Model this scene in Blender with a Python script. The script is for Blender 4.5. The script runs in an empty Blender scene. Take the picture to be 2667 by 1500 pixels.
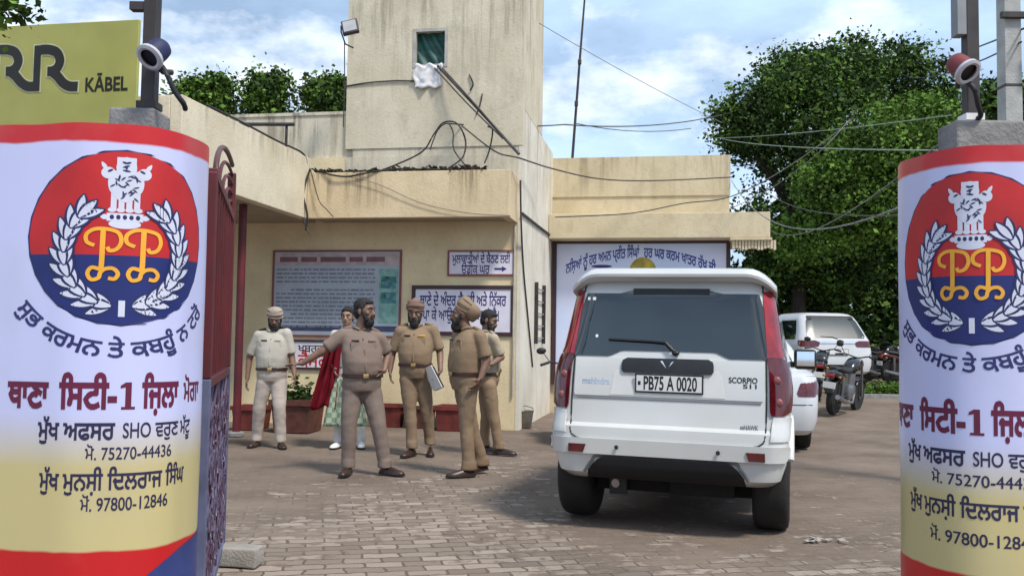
import bpy, bmesh, math, random
import numpy as np
from mathutils import Vector, Matrix, Quaternion, noise
R = math.radians
V = Vector
C = bpy.context.scene
COL = C.collection
rnd = random.Random(7)

# ------------------------------------------------------------------ camera
CAM_H = 1.35
PITCH, ROLL, FPX = R(3.22), R(0.8), 2400.0
_f = V((0, math.cos(PITCH), math.sin(PITCH)))
_r0 = V((1, 0, 0)); _u0 = V((0, -math.sin(PITCH), math.cos(PITCH)))
_r = _r0 * math.cos(ROLL) + _u0 * math.sin(ROLL)
_u = -_r0 * math.sin(ROLL) + _u0 * math.cos(ROLL)
cam = bpy.data.cameras.new('camera'); camo = bpy.data.objects.new('camera', cam); COL.objects.link(camo)
m = Matrix((_r, _u, -_f)).transposed().to_4x4(); m.translation = V((0, 0, CAM_H))
camo.matrix_world = m
cam.sensor_width = 36; cam.lens = 36 * FPX / 2667; cam.clip_end = 2000; cam.clip_start = .05
C.camera = camo
# ------------------------------------------------------------------ light
SUN_EL, SUN_AZ = R(56), R(140)        # azimuth clockwise from +Y: the sun is behind the camera, to its right
w = bpy.data.worlds.new('World'); C.world = w; w.use_nodes = True
nt = w.node_tree; N = nt.nodes; L = nt.links
bg = N['Background']
sky = N.new('ShaderNodeTexSky'); sky.sky_type = 'NISHITA'; sky.sun_disc = False
sky.sun_elevation = SUN_EL; sky.sun_rotation = SUN_AZ; sky.dust_density = 1.6; sky.air_density = 1.1
tc = N.new('ShaderNodeTexCoord'); mp = N.new('ShaderNodeMapping'); mp.inputs['Scale'].default_value = (1, 1, 2.4)
mp.inputs['Location'].default_value = (.35, .0, .2)
L.new(tc.outputs['Generated'], mp.inputs['Vector'])
nz = N.new('ShaderNodeTexNoise'); nz.inputs['Scale'].default_value = 3.1; nz.inputs['Detail'].default_value = 9; nz.inputs['Roughness'].default_value = .55
L.new(mp.outputs['Vector'], nz.inputs['Vector'])
rp = N.new('ShaderNodeValToRGB'); rp.color_ramp.elements[0].position = .36; rp.color_ramp.elements[1].position = .66
rp.color_ramp.elements[0].color = (.30, .30, .30, 1); rp.color_ramp.elements[1].color = (.96, .96, .96, 1)
L.new(nz.outputs['Fac'], rp.inputs['Fac'])
mx = N.new('ShaderNodeMixRGB'); mx.inputs['Color2'].default_value = (6.0, 8.1, 11.0, 1)
L.new(rp.outputs['Color'], mx.inputs['Fac']); L.new(sky.outputs['Color'], mx.inputs['Color1'])
mp2 = N.new('ShaderNodeMapping'); mp2.inputs['Scale'].default_value = (1, 1, 2.0); mp2.inputs['Location'].default_value = (.1, .6, .9); L.new(tc.outputs['Generated'], mp2.inputs['Vector'])
nz2 = N.new('ShaderNodeTexNoise'); nz2.inputs['Scale'].default_value = 5.2; nz2.inputs['Detail'].default_value = 10; nz2.inputs['Roughness'].default_value = .58; L.new(mp2.outputs['Vector'], nz2.inputs['Vector'])
rp2 = N.new('ShaderNodeValToRGB'); rp2.color_ramp.elements[0].position = .52; rp2.color_ramp.elements[1].position = .66; rp2.color_ramp.elements[1].color = (.85, .85, .85, 1); L.new(nz2.outputs['Fac'], rp2.inputs['Fac'])
mx2 = N.new('ShaderNodeMixRGB'); mx2.inputs['Color2'].default_value = (9.4, 10.2, 11.2, 1); L.new(rp2.outputs['Color'], mx2.inputs['Fac']); L.new(mx.outputs['Color'], mx2.inputs['Color1'])
L.new(mx2.outputs['Color'], bg.inputs['Color']); bg.inputs['Strength'].default_value = .088
sd = bpy.data.lights.new('sun', 'SUN'); sd.energy = 2.7; sd.angle = R(9); sd.color = (1, .95, .87)
so = bpy.data.objects.new('sun', sd); COL.objects.link(so)
sdir = V((math.sin(SUN_AZ) * math.cos(SUN_EL), math.cos(SUN_AZ) * math.cos(SUN_EL), math.sin(SUN_EL)))
so.rotation_euler = sdir.to_track_quat('Z', 'Y').to_euler()
so.location = sdir * 40
C.view_settings.view_transform = 'Standard'; C.view_settings.look = 'None'
C.view_settings.exposure = 0.5; C.view_settings.gamma = 1

# ------------------------------------------------------------------ measuring helpers (photo pixel -> point at a real depth)
def ray(px, py): return _f + _r * ((px - 1333.5) / FPX) + _u * ((750 - py) / FPX)
def at(px, py, Y):
    d = ray(px, py); t = Y / d.y
    return V((0, 0, CAM_H)) + d * t
def onground(px, py, z=0.0):
    d = ray(px, py); t = (z - CAM_H) / d.z
    return V((0, 0, CAM_H)) + d * t

# ------------------------------------------------------------------ object helpers
def tag(o, label=None, cat=None, group=None, kind=None):
    if label: o['label'] = label
    if cat: o['category'] = cat
    if group: o['group'] = group
    if kind: o['kind'] = kind
    return o
def thing(name, label, cat, loc=(0, 0, 0), rz=0, group=None):
    o = bpy.data.objects.new(name, None); COL.objects.link(o); o.empty_display_size = .2
    o.location = loc; o.rotation_euler = (0, 0, rz)
    return tag(o, label, cat, group)
def link(name, me, mat=None, parent=None, label=None):
    o = bpy.data.objects.new(name, me); COL.objects.link(o)
    if mat is not None:
        for mm in (mat if isinstance(mat, (list, tuple)) else [mat]): me.materials.append(mm)
    if parent: o.parent = parent
    if label: o['label'] = label
    return o
def obj(name, bm, mat=None, parent=None, smooth=None, label=None, off=None):
    if off is not None:
        for v in bm.verts: v.co -= off
    bm.normal_update()
    me = bpy.data.meshes.new(name); bm.to_mesh(me); bm.free()
    if smooth is not None:
        me.polygons.foreach_set('use_smooth', [True] * len(me.polygons))
        if smooth < 180: me.set_sharp_from_angle(angle=R(smooth))
    return link(name, me, mat, parent, label)
def copy_tree(o, parent=None):
    c = o.copy(); COL.objects.link(c); c.parent = parent
    for ch in list(o.children): copy_tree(ch, c)
    return c
def BM(): return bmesh.new()
def box(bm, c, s, bev=0, rot=None):
    r = bmesh.ops.create_cube(bm, size=1)
    for v in r['verts']: v.co = V((v.co.x * s[0], v.co.y * s[1], v.co.z * s[2]))
    if bev:
        es = list({e for v in r['verts'] for e in v.link_edges})
        rr = bmesh.ops.bevel(bm, geom=es, offset=bev, segments=2, affect='EDGES', profile=.5)
        vs = list({v for f in rr['faces'] for v in f.verts} | {v for v in r['verts'] if v.is_valid})
    else: vs = r['verts']
    for v in vs:
        if rot is not None: v.co = rot @ v.co
        v.co += V(c)
    return vs
def bx(bm, x0, x1, y0, y1, z0, z1, bev=0):
    return box(bm, ((x0 + x1) / 2, (y0 + y1) / 2, (z0 + z1) / 2), (x1 - x0, y1 - y0, z1 - z0), bev)
def frame_of(t):
    t = t.normalized()
    a = V((0, 0, 1)) if abs(t.z) < .9 else V((0, 1, 0))
    s = t.cross(a).normalized()
    return s, s.cross(t).normalized()
def tube(bm, pts, r, n=8, cap=True):
    pts = [V(p) for p in pts]; rings = []
    for i, p in enumerate(pts):
        t = (pts[min(i + 1, len(pts) - 1)] - pts[max(i - 1, 0)])
        if t.length < 1e-9: t = V((0, 0, 1))
        s, u = frame_of(t)
        rr = r[i] if isinstance(r, (list, tuple)) else r
        rings.append([bm.verts.new(p + (s * math.cos(2 * math.pi * k / n) + u * math.sin(2 * math.pi * k / n)) * rr) for k in range(n)])
    skin(bm, rings, cap)
def skin(bm, rings, cap=True, closed=True):
    n = len(rings[0])
    for a, b in zip(rings, rings[1:]):
        for k in range(n if closed else n - 1):
            bm.faces.new((a[k], a[(k + 1) % n], b[(k + 1) % n], b[k]))
    if cap:
        bm.faces.new(rings[0][::-1]); bm.faces.new(rings[-1])
def loft(bm, pts, rad, side, front, n=20, p=2.0, cap=True):
    rings = []
    for c, (a, b) in zip(pts, rad):
        ring = []
        for k in range(n):
            t = 2 * math.pi * k / n; ct, st = math.cos(t), math.sin(t)
            e = 2 / p
            ring.append(bm.verts.new(V(c) + side * (a * math.copysign(abs(ct) ** e, ct)) + front * (b * math.copysign(abs(st) ** e, st))))
        rings.append(ring)
    skin(bm, rings, cap)
def ball(bm, c, r, rot=None, seg=16, ring=10):
    q = bmesh.ops.create_uvsphere(bm, u_segments=seg, v_segments=ring, radius=1)
    r = r if isinstance(r, (tuple, list)) else (r, r, r)
    for v in q['verts']:
        p = V((v.co.x * r[0], v.co.y * r[1], v.co.z * r[2]))
        v.co = (rot @ p if rot is not None else p) + V(c)
def capsule(bm, a, b, ra, rb, n=12):
    a, b = V(a), V(b); d = b - a
    if d.length < 1e-6: return ball(bm, a, max(ra, rb))
    t = d.normalized(); pts = []; rs = []
    for k in range(4): an = math.pi / 2 * (1 - k / 4); pts.append(a - t * ra * math.sin(an)); rs.append(max(.001, ra * math.cos(an)))
    pts.append(a); rs.append(ra); pts.append(b); rs.append(rb)
    for k in range(1, 5): an = math.pi / 2 * k / 4; pts.append(b + t * rb * math.sin(an)); rs.append(max(.001, rb * math.cos(an)))
    s, u = frame_of(t)
    rings = [[bm.verts.new(p + (s * math.cos(2 * math.pi * k / n) + u * math.sin(2 * math.pi * k / n)) * r) for k in range(n)] for p, r in zip(pts, rs)]
    skin(bm, rings)
def lathe(bm, prof, n=24, c=(0, 0, 0), rot=None, cap=True):
    rings = []
    for r, z in prof:
        ring = []
        for k in range(n):
            t = 2 * math.pi * k / n; p = V((r * math.cos(t), r * math.sin(t), z))
            ring.append(bm.verts.new((rot @ p if rot is not None else p) + V(c)))
        rings.append(ring)
    skin(bm, rings, cap=cap and (prof[0][0] > 1e-4 or prof[-1][0] > 1e-4))
def evaluated(o):
    dg = bpy.context.evaluated_depsgraph_get(); dg.update()
    return bpy.data.meshes.new_from_object(o.evaluated_get(dg))
def remesh(bm, vox, it=4, fac=.5):
    me = bpy.data.meshes.new('t'); bm.to_mesh(me); bm.free()
    o = bpy.data.objects.new('t', me); COL.objects.link(o)
    md = o.modifiers.new('r', 'REMESH'); md.mode = 'VOXEL'; md.voxel_size = vox
    if it: s = o.modifiers.new('s', 'SMOOTH'); s.iterations = it; s.factor = fac
    ev = evaluated(o); bpy.data.objects.remove(o); bpy.data.meshes.remove(me)
    b = BM(); b.from_mesh(ev); bpy.data.meshes.remove(ev)
    for f in b.faces: f.smooth = True
    return b
def cr(pts, n=8):
    pts = [V(p) for p in pts]; out = []
    for i in range(len(pts) - 1):
        p0 = pts[max(i - 1, 0)]; p1 = pts[i]; p2 = pts[i + 1]; p3 = pts[min(i + 2, len(pts) - 1)]
        for k in range(n):
            t = k / n
            out.append(.5 * (2 * p1 + (p2 - p0) * t + (2 * p0 - 5 * p1 + 4 * p2 - p3) * t * t + (3 * p1 - p0 - 3 * p2 + p3) * t ** 3))
    return out + [pts[-1]]
def sag(a, b, s, n=16):
    a, b = V(a), V(b)
    return [a.lerp(b, k / n) - V((0, 0, 4 * s * (k / n) * (1 - k / n))) for k in range(n + 1)]

# ------------------------------------------------------------------ materials
def newmat(name):
    m = bpy.data.materials.new(name); m.use_nodes = True
    return m, m.node_tree.nodes, m.node_tree.links, m.node_tree.nodes['Principled BSDF']
MATS = {}
def mat(name, col, rough=.6, var=.15, scale=6, bump=0, bscale=60, metal=0, spec=.5, coat=0, stretch=(1, 1, 1), col2=None, trans=0, alpha=None):
    if name in MATS: return MATS[name]
    m, N, L, b = newmat(name)
    b.inputs['Roughness'].default_value = rough; b.inputs['Metallic'].default_value = metal
    b.inputs['Specular IOR Level'].default_value = spec; b.inputs['Coat Weight'].default_value = coat
    b.inputs['Coat Roughness'].default_value = .06
    if trans: b.inputs['Transmission Weight'].default_value = trans
    tc = N.new('ShaderNodeTexCoord'); mp = N.new('ShaderNodeMapping'); mp.inputs['Scale'].default_value = stretch
    L.new(tc.outputs['Object'], mp.inputs['Vector'])
    nz = N.new('ShaderNodeTexNoise'); nz.inputs['Scale'].default_value = scale; nz.inputs['Detail'].default_value = 6
    L.new(mp.outputs['Vector'], nz.inputs['Vector'])
    mx = N.new('ShaderNodeMixRGB'); c2 = col2 or tuple(c * (1 - 2.2 * var) for c in col)
    mx.inputs['Color1'].default_value = (*col, 1); mx.inputs['Color2'].default_value = (*[max(0, c) for c in c2], 1)
    rp = N.new('ShaderNodeMapRange'); rp.inputs['From Min'].default_value = .35; rp.inputs['From Max'].default_value = .72
    L.new(nz.outputs['Fac'], rp.inputs['Value']); L.new(rp.outputs['Result'], mx.inputs['Fac'])
    L.new(mx.outputs['Color'], b.inputs['Base Color'])
    if bump:
        n2 = N.new('ShaderNodeTexNoise'); n2.inputs['Scale'].default_value = bscale; n2.inputs['Detail'].default_value = 5
        L.new(mp.outputs['Vector'], n2.inputs['Vector'])
        bp = N.new('ShaderNodeBump'); bp.inputs['Strength'].default_value = bump; bp.inputs['Distance'].default_value = .02
        L.new(n2.outputs['Fac'], bp.inputs['Height']); L.new(bp.outputs['Normal'], b.inputs['Normal'])
    MATS[name] = m
    return m
def plaster(name, col, stain=(.16, .14, .10), amount=.5, top=4.9, reach=1.2, patch=.5):
    """old painted plaster: blotches, rain streaks hanging from the parapet at height `top`, fine trowel bump"""
    m, N, L, b = newmat(name); b.inputs['Roughness'].default_value = .85; b.inputs['Specular IOR Level'].default_value = .25
    tc = N.new('ShaderNodeTexCoord')
    def nzn(sc, stretch, det=6, rough=.55):
        mp = N.new('ShaderNodeMapping'); mp.inputs['Scale'].default_value = stretch; L.new(tc.outputs['Object'], mp.inputs['Vector'])
        n = N.new('ShaderNodeTexNoise'); n.inputs['Scale'].default_value = sc; n.inputs['Detail'].default_value = det; n.inputs['Roughness'].default_value = rough
        L.new(mp.outputs['Vector'], n.inputs['Vector']); return n.outputs['Fac']
    def rng(src, a, bb, lo=0, hi=1):
        r = N.new('ShaderNodeMapRange'); r.inputs['From Min'].default_value = a; r.inputs['From Max'].default_value = bb
        r.inputs['To Min'].default_value = lo; r.inputs['To Max'].default_value = hi
        L.new(src, r.inputs['Value']); return r.outputs['Result']
    def mth(op, a, bb):
        n = N.new('ShaderNodeMath'); n.operation = op
        for i, x in enumerate((a, bb)):
            if isinstance(x, (int, float)): n.inputs[i].default_value = x
            else: L.new(x, n.inputs[i])
        return n.outputs[0]
    def mix(f, c1, c2):
        n = N.new('ShaderNodeMixRGB'); L.new(f, n.inputs['Fac'])
        for k, c in (('Color1', c1), ('Color2', c2)):
            if isinstance(c, tuple): n.inputs[k].default_value = (*c, 1)
            else: L.new(c, n.inputs[k])
        return n.outputs['Color']
    c = mix(rng(nzn(1.3, (1, 1, 1)), .35, .7), col, tuple(x * y for x, y in zip(col, (.80, .78, .74))))
    c = mix(rng(nzn(14, (1, 1, 1)), .52, .75, 0, .35), c, tuple(x * .62 for x in col))
    sep = N.new('ShaderNodeSeparateXYZ'); L.new(tc.outputs['Object'], sep.inputs[0])
    down = rng(sep.outputs['Z'], top - reach, top, 0, 1)
    streak = rng(nzn(8, (1, 1, .06), 5, .65), .47, .60)
    edge = rng(nzn(2.1, (1, 1, .35)), .40, .56)
    st = mth('MULTIPLY', mth('MULTIPLY', streak, down), edge)
    c = mix(mth('MULTIPLY', st, amount), c, stain)
    bl = rng(nzn(2.6, (1, 1, .6), 9, .68), .53, .68, 0, patch)
    c = mix(bl, c, tuple(x * .7 + .3 * y for x, y in zip(stain, col)))
    L.new(c, b.inputs['Base Color'])
    bp = N.new('ShaderNodeBump'); bp.inputs['Strength'].default_value = .35; bp.inputs['Distance'].default_value = .015
    L.new(nzn(35, (1, 1, 1), 6), bp.inputs['Height']); L.new(bp.outputs['Normal'], b.inputs['Normal'])
    return m
M_BLACK = mat('black_plastic', (.015, .015, .017), .45, .2)
M_RUBBER = mat('tyre_rubber', (.018, .017, .016), .85, .2, bump=.2)
M_STEEL = mat('dark_steel', (.045, .034, .032), .55, .3, scale=9)
M_CONC = mat('concrete', (.27, .26, .25), .9, .2, scale=8, bump=.4)
M_WHITE = mat('white_paint', (.80, .80, .80), .5, .05)
M_CABLE = mat('cable_black', (.02, .02, .022), .6, .2)
M_CABLE2 = mat('cable_grey', (.20, .20, .19), .6, .2)
M_NAVY = mat('navy_paint', (.012, .02, .12), .5, .15, scale=5)
M_RED = mat('red_paint', (.50, .012, .014), .5, .12, scale=5)
M_GOLD = mat('gold_paint', (.85, .40, .03), .5, .1)
M_LETTER = mat('dark_lettering', (.02, .015, .06), .6, .1)

# ------------------------------------------------------------------ lettering and flat drawing (2-D quads with a small lift)
def glyph_quads(body, strips=46, bold=.012):
    cu = bpy.data.curves.new('t', 'FONT'); cu.body = body; cu.size = 1; cu.fill_mode = 'NONE'; cu.offset = bold; cu.resolution_u = 5
    o = bpy.data.objects.new('t', cu); COL.objects.link(o)
    me = evaluated(o); bpy.data.objects.remove(o); bpy.data.curves.remove(cu)
    co = [v.co for v in me.vertices]; E = [(co[e.vertices[0]].copy(), co[e.vertices[1]].copy()) for e in me.edges]
    # keep the direction of each outline
    E = []; LOOPS = []
    nxt = {}
    for e in me.edges: nxt.setdefault(e.vertices[0], []).append(e.vertices[1]); nxt.setdefault(e.vertices[1], []).append(e.vertices[0])
    seen = set()
    for s in range(len(co)):
        if s in seen or s not in nxt: continue
        loop = [s]; seen.add(s); cur = s + 1 if (s + 1) in nxt[s] else nxt[s][0]
        while cur not in seen:
            loop.append(cur); seen.add(cur)
            q = [k for k in nxt[cur] if k not in seen]
            if not q: break
            cur = q[0]
        LOOPS.append([co[a].copy() for a in loop])
    bpy.data.meshes.remove(me)
    if LOOPS:                               # embolden: push every outline outwards by `bold`
        ar = lambda l: sum(p.x * q.y - q.x * p.y for p, q in zip(l, l[1:] + l[:1]))
        bxs = [(min(p.x for p in l), max(p.x for p in l), min(p.y for p in l), max(p.y for p in l), abs(ar(l)), ar(l)) for l in LOOPS]
        for l in LOOPS:                     # the outermost outline round a loop tells which way is out (fonts differ)
            px_, py_ = sum(p.x for p in l) / len(l), sum(p.y for p in l) / len(l)
            sg = 1 if max((b for b in bxs if b[0] <= px_ <= b[1] and b[2] <= py_ <= b[3] and b[4] >= abs(ar(l)) - 1e-9), key=lambda b: b[4], default=(0, 0, 0, 0, 0, ar(l)))[5] > 0 else -1
            l = [p for p, q in zip(l, l[-1:] + l[:-1]) if (p - q).length > 1e-4]; n = len(l); o2 = []
            for i in range(n):
                a = (l[i] - l[i - 1]).normalized(); b = (l[(i + 1) % n] - l[i]).normalized(); t = a + b
                t = t.normalized() if t.length > .05 else a
                o2.append(l[i] + V((t.y, -t.x, 0)) * sg * bold / max(.6, t.dot(a)))
            for p, q in zip(o2, o2[1:] + o2[:1]): E.append((p, q))
    if not E: return [], 0, 0
    ys = [p.y for e in E for p in e]; xs = [p.x for e in E for p in e]
    y0, y1 = min(ys) - 1e-4, max(ys) + 1e-4; n = max(8, int(strips * (y1 - y0))); quads = []
    for i in range(n):
        a = y0 + (y1 - y0) * i / n; b = y0 + (y1 - y0) * (i + 1) / n; mid = (a + b) / 2
        X = []
        for p, q in E:
            if (p.y <= mid) != (q.y <= mid):
                def xa(y):
                    t = min(1, max(0, (y - p.y) / (q.y - p.y))); return p.x + (q.x - p.x) * t
                X.append((xa(mid), xa(a), xa(b), 1 if q.y > p.y else -1))
        X.sort(key=lambda t: t[0]); wnd = 0
        for k, x in enumerate(X):
            old = wnd; wnd += x[3]
            if old == 0: st = x
            elif wnd == 0 and x[0] - st[0] > 1e-4: quads.append(((st[1], a), (x[1], a), (x[2], b), (st[2], b)))
    return quads, min(xs), max(xs)
def text2d(body, width=None, height=None, cx=0, cy=0, bold=.012, strips=46):
    q, x0, x1 = glyph_quads(body, strips, bold)
    if not q: return []
    sx = width / (x1 - x0) if width else height
    sy = height if height else sx
    mx = (x0 + x1) / 2
    return [tuple((cx + (x - mx) * sx, cy + (y - .33) * sy, 0) for x, y in p) for p in q]
def ribbon(pts, wd, lift0=0, lift1=.0008, smooth=6):
    P = cr([(p[0], p[1], 0) for p in pts], smooth) if smooth else [V((p[0], p[1], 0)) for p in pts]
    out = []; prev = None
    for i, p in enumerate(P):
        t = (P[min(i + 1, len(P) - 1)] - P[max(i - 1, 0)]).normalized(); nn = V((-t.y, t.x, 0))
        wv = wd(i / (len(P) - 1)) if callable(wd) else wd
        lf = lift0 + (lift1 - lift0) * i / max(1, len(P) - 1)
        a = p + nn * wv / 2; b = p - nn * wv / 2; cur = ((a.x, a.y, lf), (b.x, b.y, lf))
        if prev: out.append((prev[0], prev[1], cur[1], cur[0]))
        prev = cur
    return out
def disc2d(cx, cy, rx, ry, lift=0, n=40, a0=0, a1=360, strips=14):
    """ellipse as horizontal strips; a0..a1 unused: cut with zmin/zmax in the caller"""
    out = []
    for i in range(strips):
        t0 = -math.pi / 2 + math.pi * i / strips; t1 = -math.pi / 2 + math.pi * (i + 1) / strips
        out.append(((cx - rx * math.cos(t0), cy + ry * math.sin(t0), lift), (cx + rx * math.cos(t0), cy + ry * math.sin(t0), lift),
                    (cx + rx * math.cos(t1), cy + ry * math.sin(t1), lift), (cx - rx * math.cos(t1), cy + ry * math.sin(t1), lift)))
    return out
def rect2d(x0, x1, y0, y1, lift=0): return [((x0, y0, lift), (x1, y0, lift), (x1, y1, lift), (x0, y1, lift))]
def leaf2d(x, y, ang, ln, wd, lift):
    out = []; ca, sa = math.cos(ang), math.sin(ang); prev = None
    for i in range(7):
        t = i / 6; h = wd / 2 * math.sin(math.pi * min(1, t * .92 + .06)) ** .8
        a = (x + ca * ln * t - sa * h, y + sa * ln * t + ca * h, lift); b = (x + ca * ln * t + sa * h, y + sa * ln * t - ca * h, lift)
        if prev: out.append((prev[0], prev[1], b, a))
        prev = (a, b)
    return out
def draw(name, quads, fn, mat, parent, maxw=None, label=None, thick=0):
    """put 2-D quads on a surface: fn(x, y, lift) -> point in the parent's space"""
    bm = BM()
    for q in quads:
        parts = [q]
        if maxw:
            wv = max(abs(q[1][0] - q[0][0]), abs(q[2][0] - q[3][0])); n = max(1, math.ceil(wv / maxw))
            if n > 1:
                def lp(a, b, t): return tuple(a[k] + (b[k] - a[k]) * t for k in range(3))
                parts = [(lp(q[0], q[1], k / n), lp(q[0], q[1], (k + 1) / n), lp(q[3], q[2], (k + 1) / n), lp(q[3], q[2], k / n)) for k in range(n)]
        for p in parts:
            vs = [bm.verts.new(fn(*c)) for c in p]
            try: bm.faces.new(vs)
            except ValueError: pass
    bmesh.ops.remove_doubles(bm, verts=bm.verts, dist=1e-5)
    bmesh.ops.dissolve_degenerate(bm, edges=bm.edges, dist=1e-6)
    return obj(name, bm, mat, parent, None, label)

# ------------------------------------------------------------------ building frame
BPSI = R(10)
BU = V((math.cos(BPSI), -math.sin(BPSI), 0)); BV = V((math.sin(BPSI), math.cos(BPSI), 0))
B0 = V((0.07, 14.0, 0))
def bp(px, py, v):
    """photo pixel -> (u, z) on the building plane at depth v"""
    d = ray(px, py); o = V((0, 0, CAM_H)); t = (v - (o - B0).dot(BV)) / d.dot(BV); p = o + d * t - B0
    return p.dot(BU), p.z
def bw(u, v, z): return B0 + BU * u + BV * v + V((0, 0, z))
def gz(x, y):
    """height of the yard: level, rising gently towards the parked cars at the right rear"""
    t = min(1, max(0, (y - 13) / 10)); t = t * t * (3 - 2 * t)
    s = min(1, max(0, (x - 2.6) / 1.6)); s = s * s * (3 - 2 * s)
    return .34 * t * s

# ------------------------------------------------------------------ ground
def make_ground():
    bm = BM()
    xs = [-300, -120, -50, -25] + [-14 + .35 * i for i in range(81)] + [20, 30, 60, 120, 300]
    ys = [-60, -20, -6] + [.0 + .3 * i for i in range(110)] + [36, 45, 70, 140, 400, 900]
    g = {}
    for i, x in enumerate(xs):
        for j, y in enumerate(ys):
            n = .012 * noise.noise(V((x * .8, y * .8, 0))) + .006 * noise.noise(V((x * 2.7, y * 2.7, 3)))
            g[i, j] = bm.verts.new((x, y, gz(x, y) + n - .012))
    for i in range(len(xs) - 1):
        for j in range(len(ys) - 1): bm.faces.new((g[i, j], g[i + 1, j], g[i + 1, j + 1], g[i, j + 1]))
    m, N, L, b = newmat('yard_bricks')
    b.inputs['Roughness'].default_value = .9; b.inputs['Specular IOR Level'].default_value = .25
    tc = N.new('ShaderNodeTexCoord'); mp = N.new('ShaderNodeMapping'); mp.inputs['Rotation'].default_value = (0, 0, R(-12))
    L.new(tc.outputs['Object'], mp.inputs['Vector'])
    wob = N.new('ShaderNodeTexNoise'); wob.inputs['Scale'].default_value = 9; wob.inputs['Detail'].default_value = 4; L.new(mp.outputs['Vector'], wob.inputs['Vector'])
    vm = N.new('ShaderNodeVectorMath'); vm.operation = 'SCALE'; L.new(wob.outputs['Color'], vm.inputs[0]); vm.inputs['Scale'].default_value = .06
    va = N.new('ShaderNodeVectorMath'); va.operation = 'ADD'; L.new(mp.outputs['Vector'], va.inputs[0]); L.new(vm.outputs[0], va.inputs[1])
    bk = N.new('ShaderNodeTexBrick'); L.new(va.outputs[0], bk.inputs['Vector'])
    for k, v_ in (('Scale', 1), ('Mortar Size', .009), ('Mortar Smooth', .3), ('Brick Width', .235), ('Row Height', .118), ('Bias', 0)): bk.inputs[k].default_value = v_
    bk.inputs['Color1'].default_value = (.37, .30, .245, 1); bk.inputs['Color2'].default_value = (.20, .156, .12, 1); bk.inputs['Mortar'].default_value = (.125, .098, .077, 1)
    def nzn(sc, det=6, ro=.6, src=None):
        n = N.new('ShaderNodeTexNoise'); n.inputs['Scale'].default_value = sc; n.inputs['Detail'].default_value = det; n.inputs['Roughness'].default_value = ro
        L.new(src or tc.outputs['Object'], n.inputs['Vector']); return n.outputs['Fac']
    def rng(s, a, c, lo=0, hi=1):
        r = N.new('ShaderNodeMapRange'); r.inputs['From Min'].default_value = a; r.inputs['From Max'].default_value = c
        r.inputs['To Min'].default_value = lo; r.inputs['To Max'].default_value = hi; L.new(s, r.inputs['Value']); return r.outputs['Result']
    mud = N.new('ShaderNodeMixRGB'); mud.inputs['Color1'].default_value = (.205, .156, .12, 1); mud.inputs['Color2'].default_value = (.125, .094, .072, 1)
    L.new(rng(nzn(1.1), .35, .65), mud.inputs['Fac'])
    # the mud gives way to swept bricks in a ragged band from the middle of the gateway to the left
    sp = N.new('ShaderNodeSeparateXYZ'); L.new(tc.outputs['Object'], sp.inputs[0])
    def mth(op, a, c):
        n = N.new('ShaderNodeMath'); n.operation = op
        for i, x in enumerate((a, c)):
            if isinstance(x, (int, float)): n.inputs[i].default_value = x
            else: L.new(x, n.inputs[i])
        return n.outputs[0]
    dx = mth('ABSOLUTE', mth('ADD', mth('ADD', sp.outputs['X'], mth('MULTIPLY', sp.outputs['Y'], -.12)), 1.55), 0)
    band = rng(dx, .1, 1.7, .115, .0)
    nearf = rng(sp.outputs['Y'], 6.5, 12, .0, -.13)
    near2 = rng(sp.outputs['Y'], 5.2, 6.3, .1, .0)
    msk = mth('ADD', mth('ADD', mth('ADD', mth('ADD', mth('MULTIPLY', nzn(2.2, 8, .7), .62), mth('MULTIPLY', nzn(8.5, 3, .6), .48)), band), nearf), near2)
    fac = rng(msk, .575, .645, .10, .92)
    mix = N.new('ShaderNodeMixRGB'); L.new(fac, mix.inputs['Fac']); L.new(mud.outputs['Color'], mix.inputs['Color1']); L.new(bk.outputs['Color'], mix.inputs['Color2'])
    grit = N.new('ShaderNodeMixRGB'); grit.inputs['Color2'].default_value = (.40, .35, .30, 1); L.new(mix.outputs['Color'], grit.inputs['Color1'])
    st = N.new('ShaderNodeMapping'); st.inputs['Scale'].default_value = (1, 1.5, 1); L.new(tc.outputs['Object'], st.inputs['Vector'])
    L.new(mth('MULTIPLY', rng(nzn(11, 8, .75, st.outputs['Vector']), .62, .74), .6), grit.inputs['Fac'])
    L.new(grit.outputs['Color'], b.inputs['Base Color'])
    h = mth('ADD', mth('MULTIPLY', mth('MULTIPLY', bk.outputs['Fac'], -1), fac), mth('MULTIPLY', nzn(24, 8, .7), 1.1))
    bmp = N.new('ShaderNodeBump'); bmp.inputs['Strength'].default_value = .6; bmp.inputs['Distance'].default_value = .02
    L.new(h, bmp.inputs['Height']); L.new(bmp.outputs['Normal'], b.inputs['Normal'])
    tag(obj('ground', bm, m, None, 180), kind='structure')
make_ground()

# ------------------------------------------------------------------ police station building
P_CREAM = plaster('cream_plaster', (.66, .59, .46), stain=(.15, .13, .09), top=4.95, reach=1.5, amount=.75, patch=.6)
P_TOWER = plaster('tower_plaster', (.66, .59, .45), stain=(.17, .16, .11), top=6.5, reach=1.8, amount=.52, patch=.42)
P_FASCIA = plaster('ochre_fascia', (.70, .56, .36), stain=(.17, .12, .07), top=3.80, reach=.60, amount=.9, patch=.16)
P_WING = plaster('pale_wing_plaster', (.74, .66, .50), top=4.1, reach=.35, amount=.5, patch=.08)
P_WALL = plaster('wall_plaster', (.76, .63, .40), top=9, reach=.2, amount=0, patch=.12)
P_SIDE = plaster('side_plaster', (.74, .69, .59), top=5, reach=3.6, amount=.5, patch=.25)
P_RIGHT = plaster('yellow_plaster', (.66, .56, .38), stain=(.2, .16, .10), top=5.1, reach=1.2, amount=.7, patch=.35)
P_SOFFIT = mat('soffit_plaster', (.40, .33, .25), .9, .1)
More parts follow.
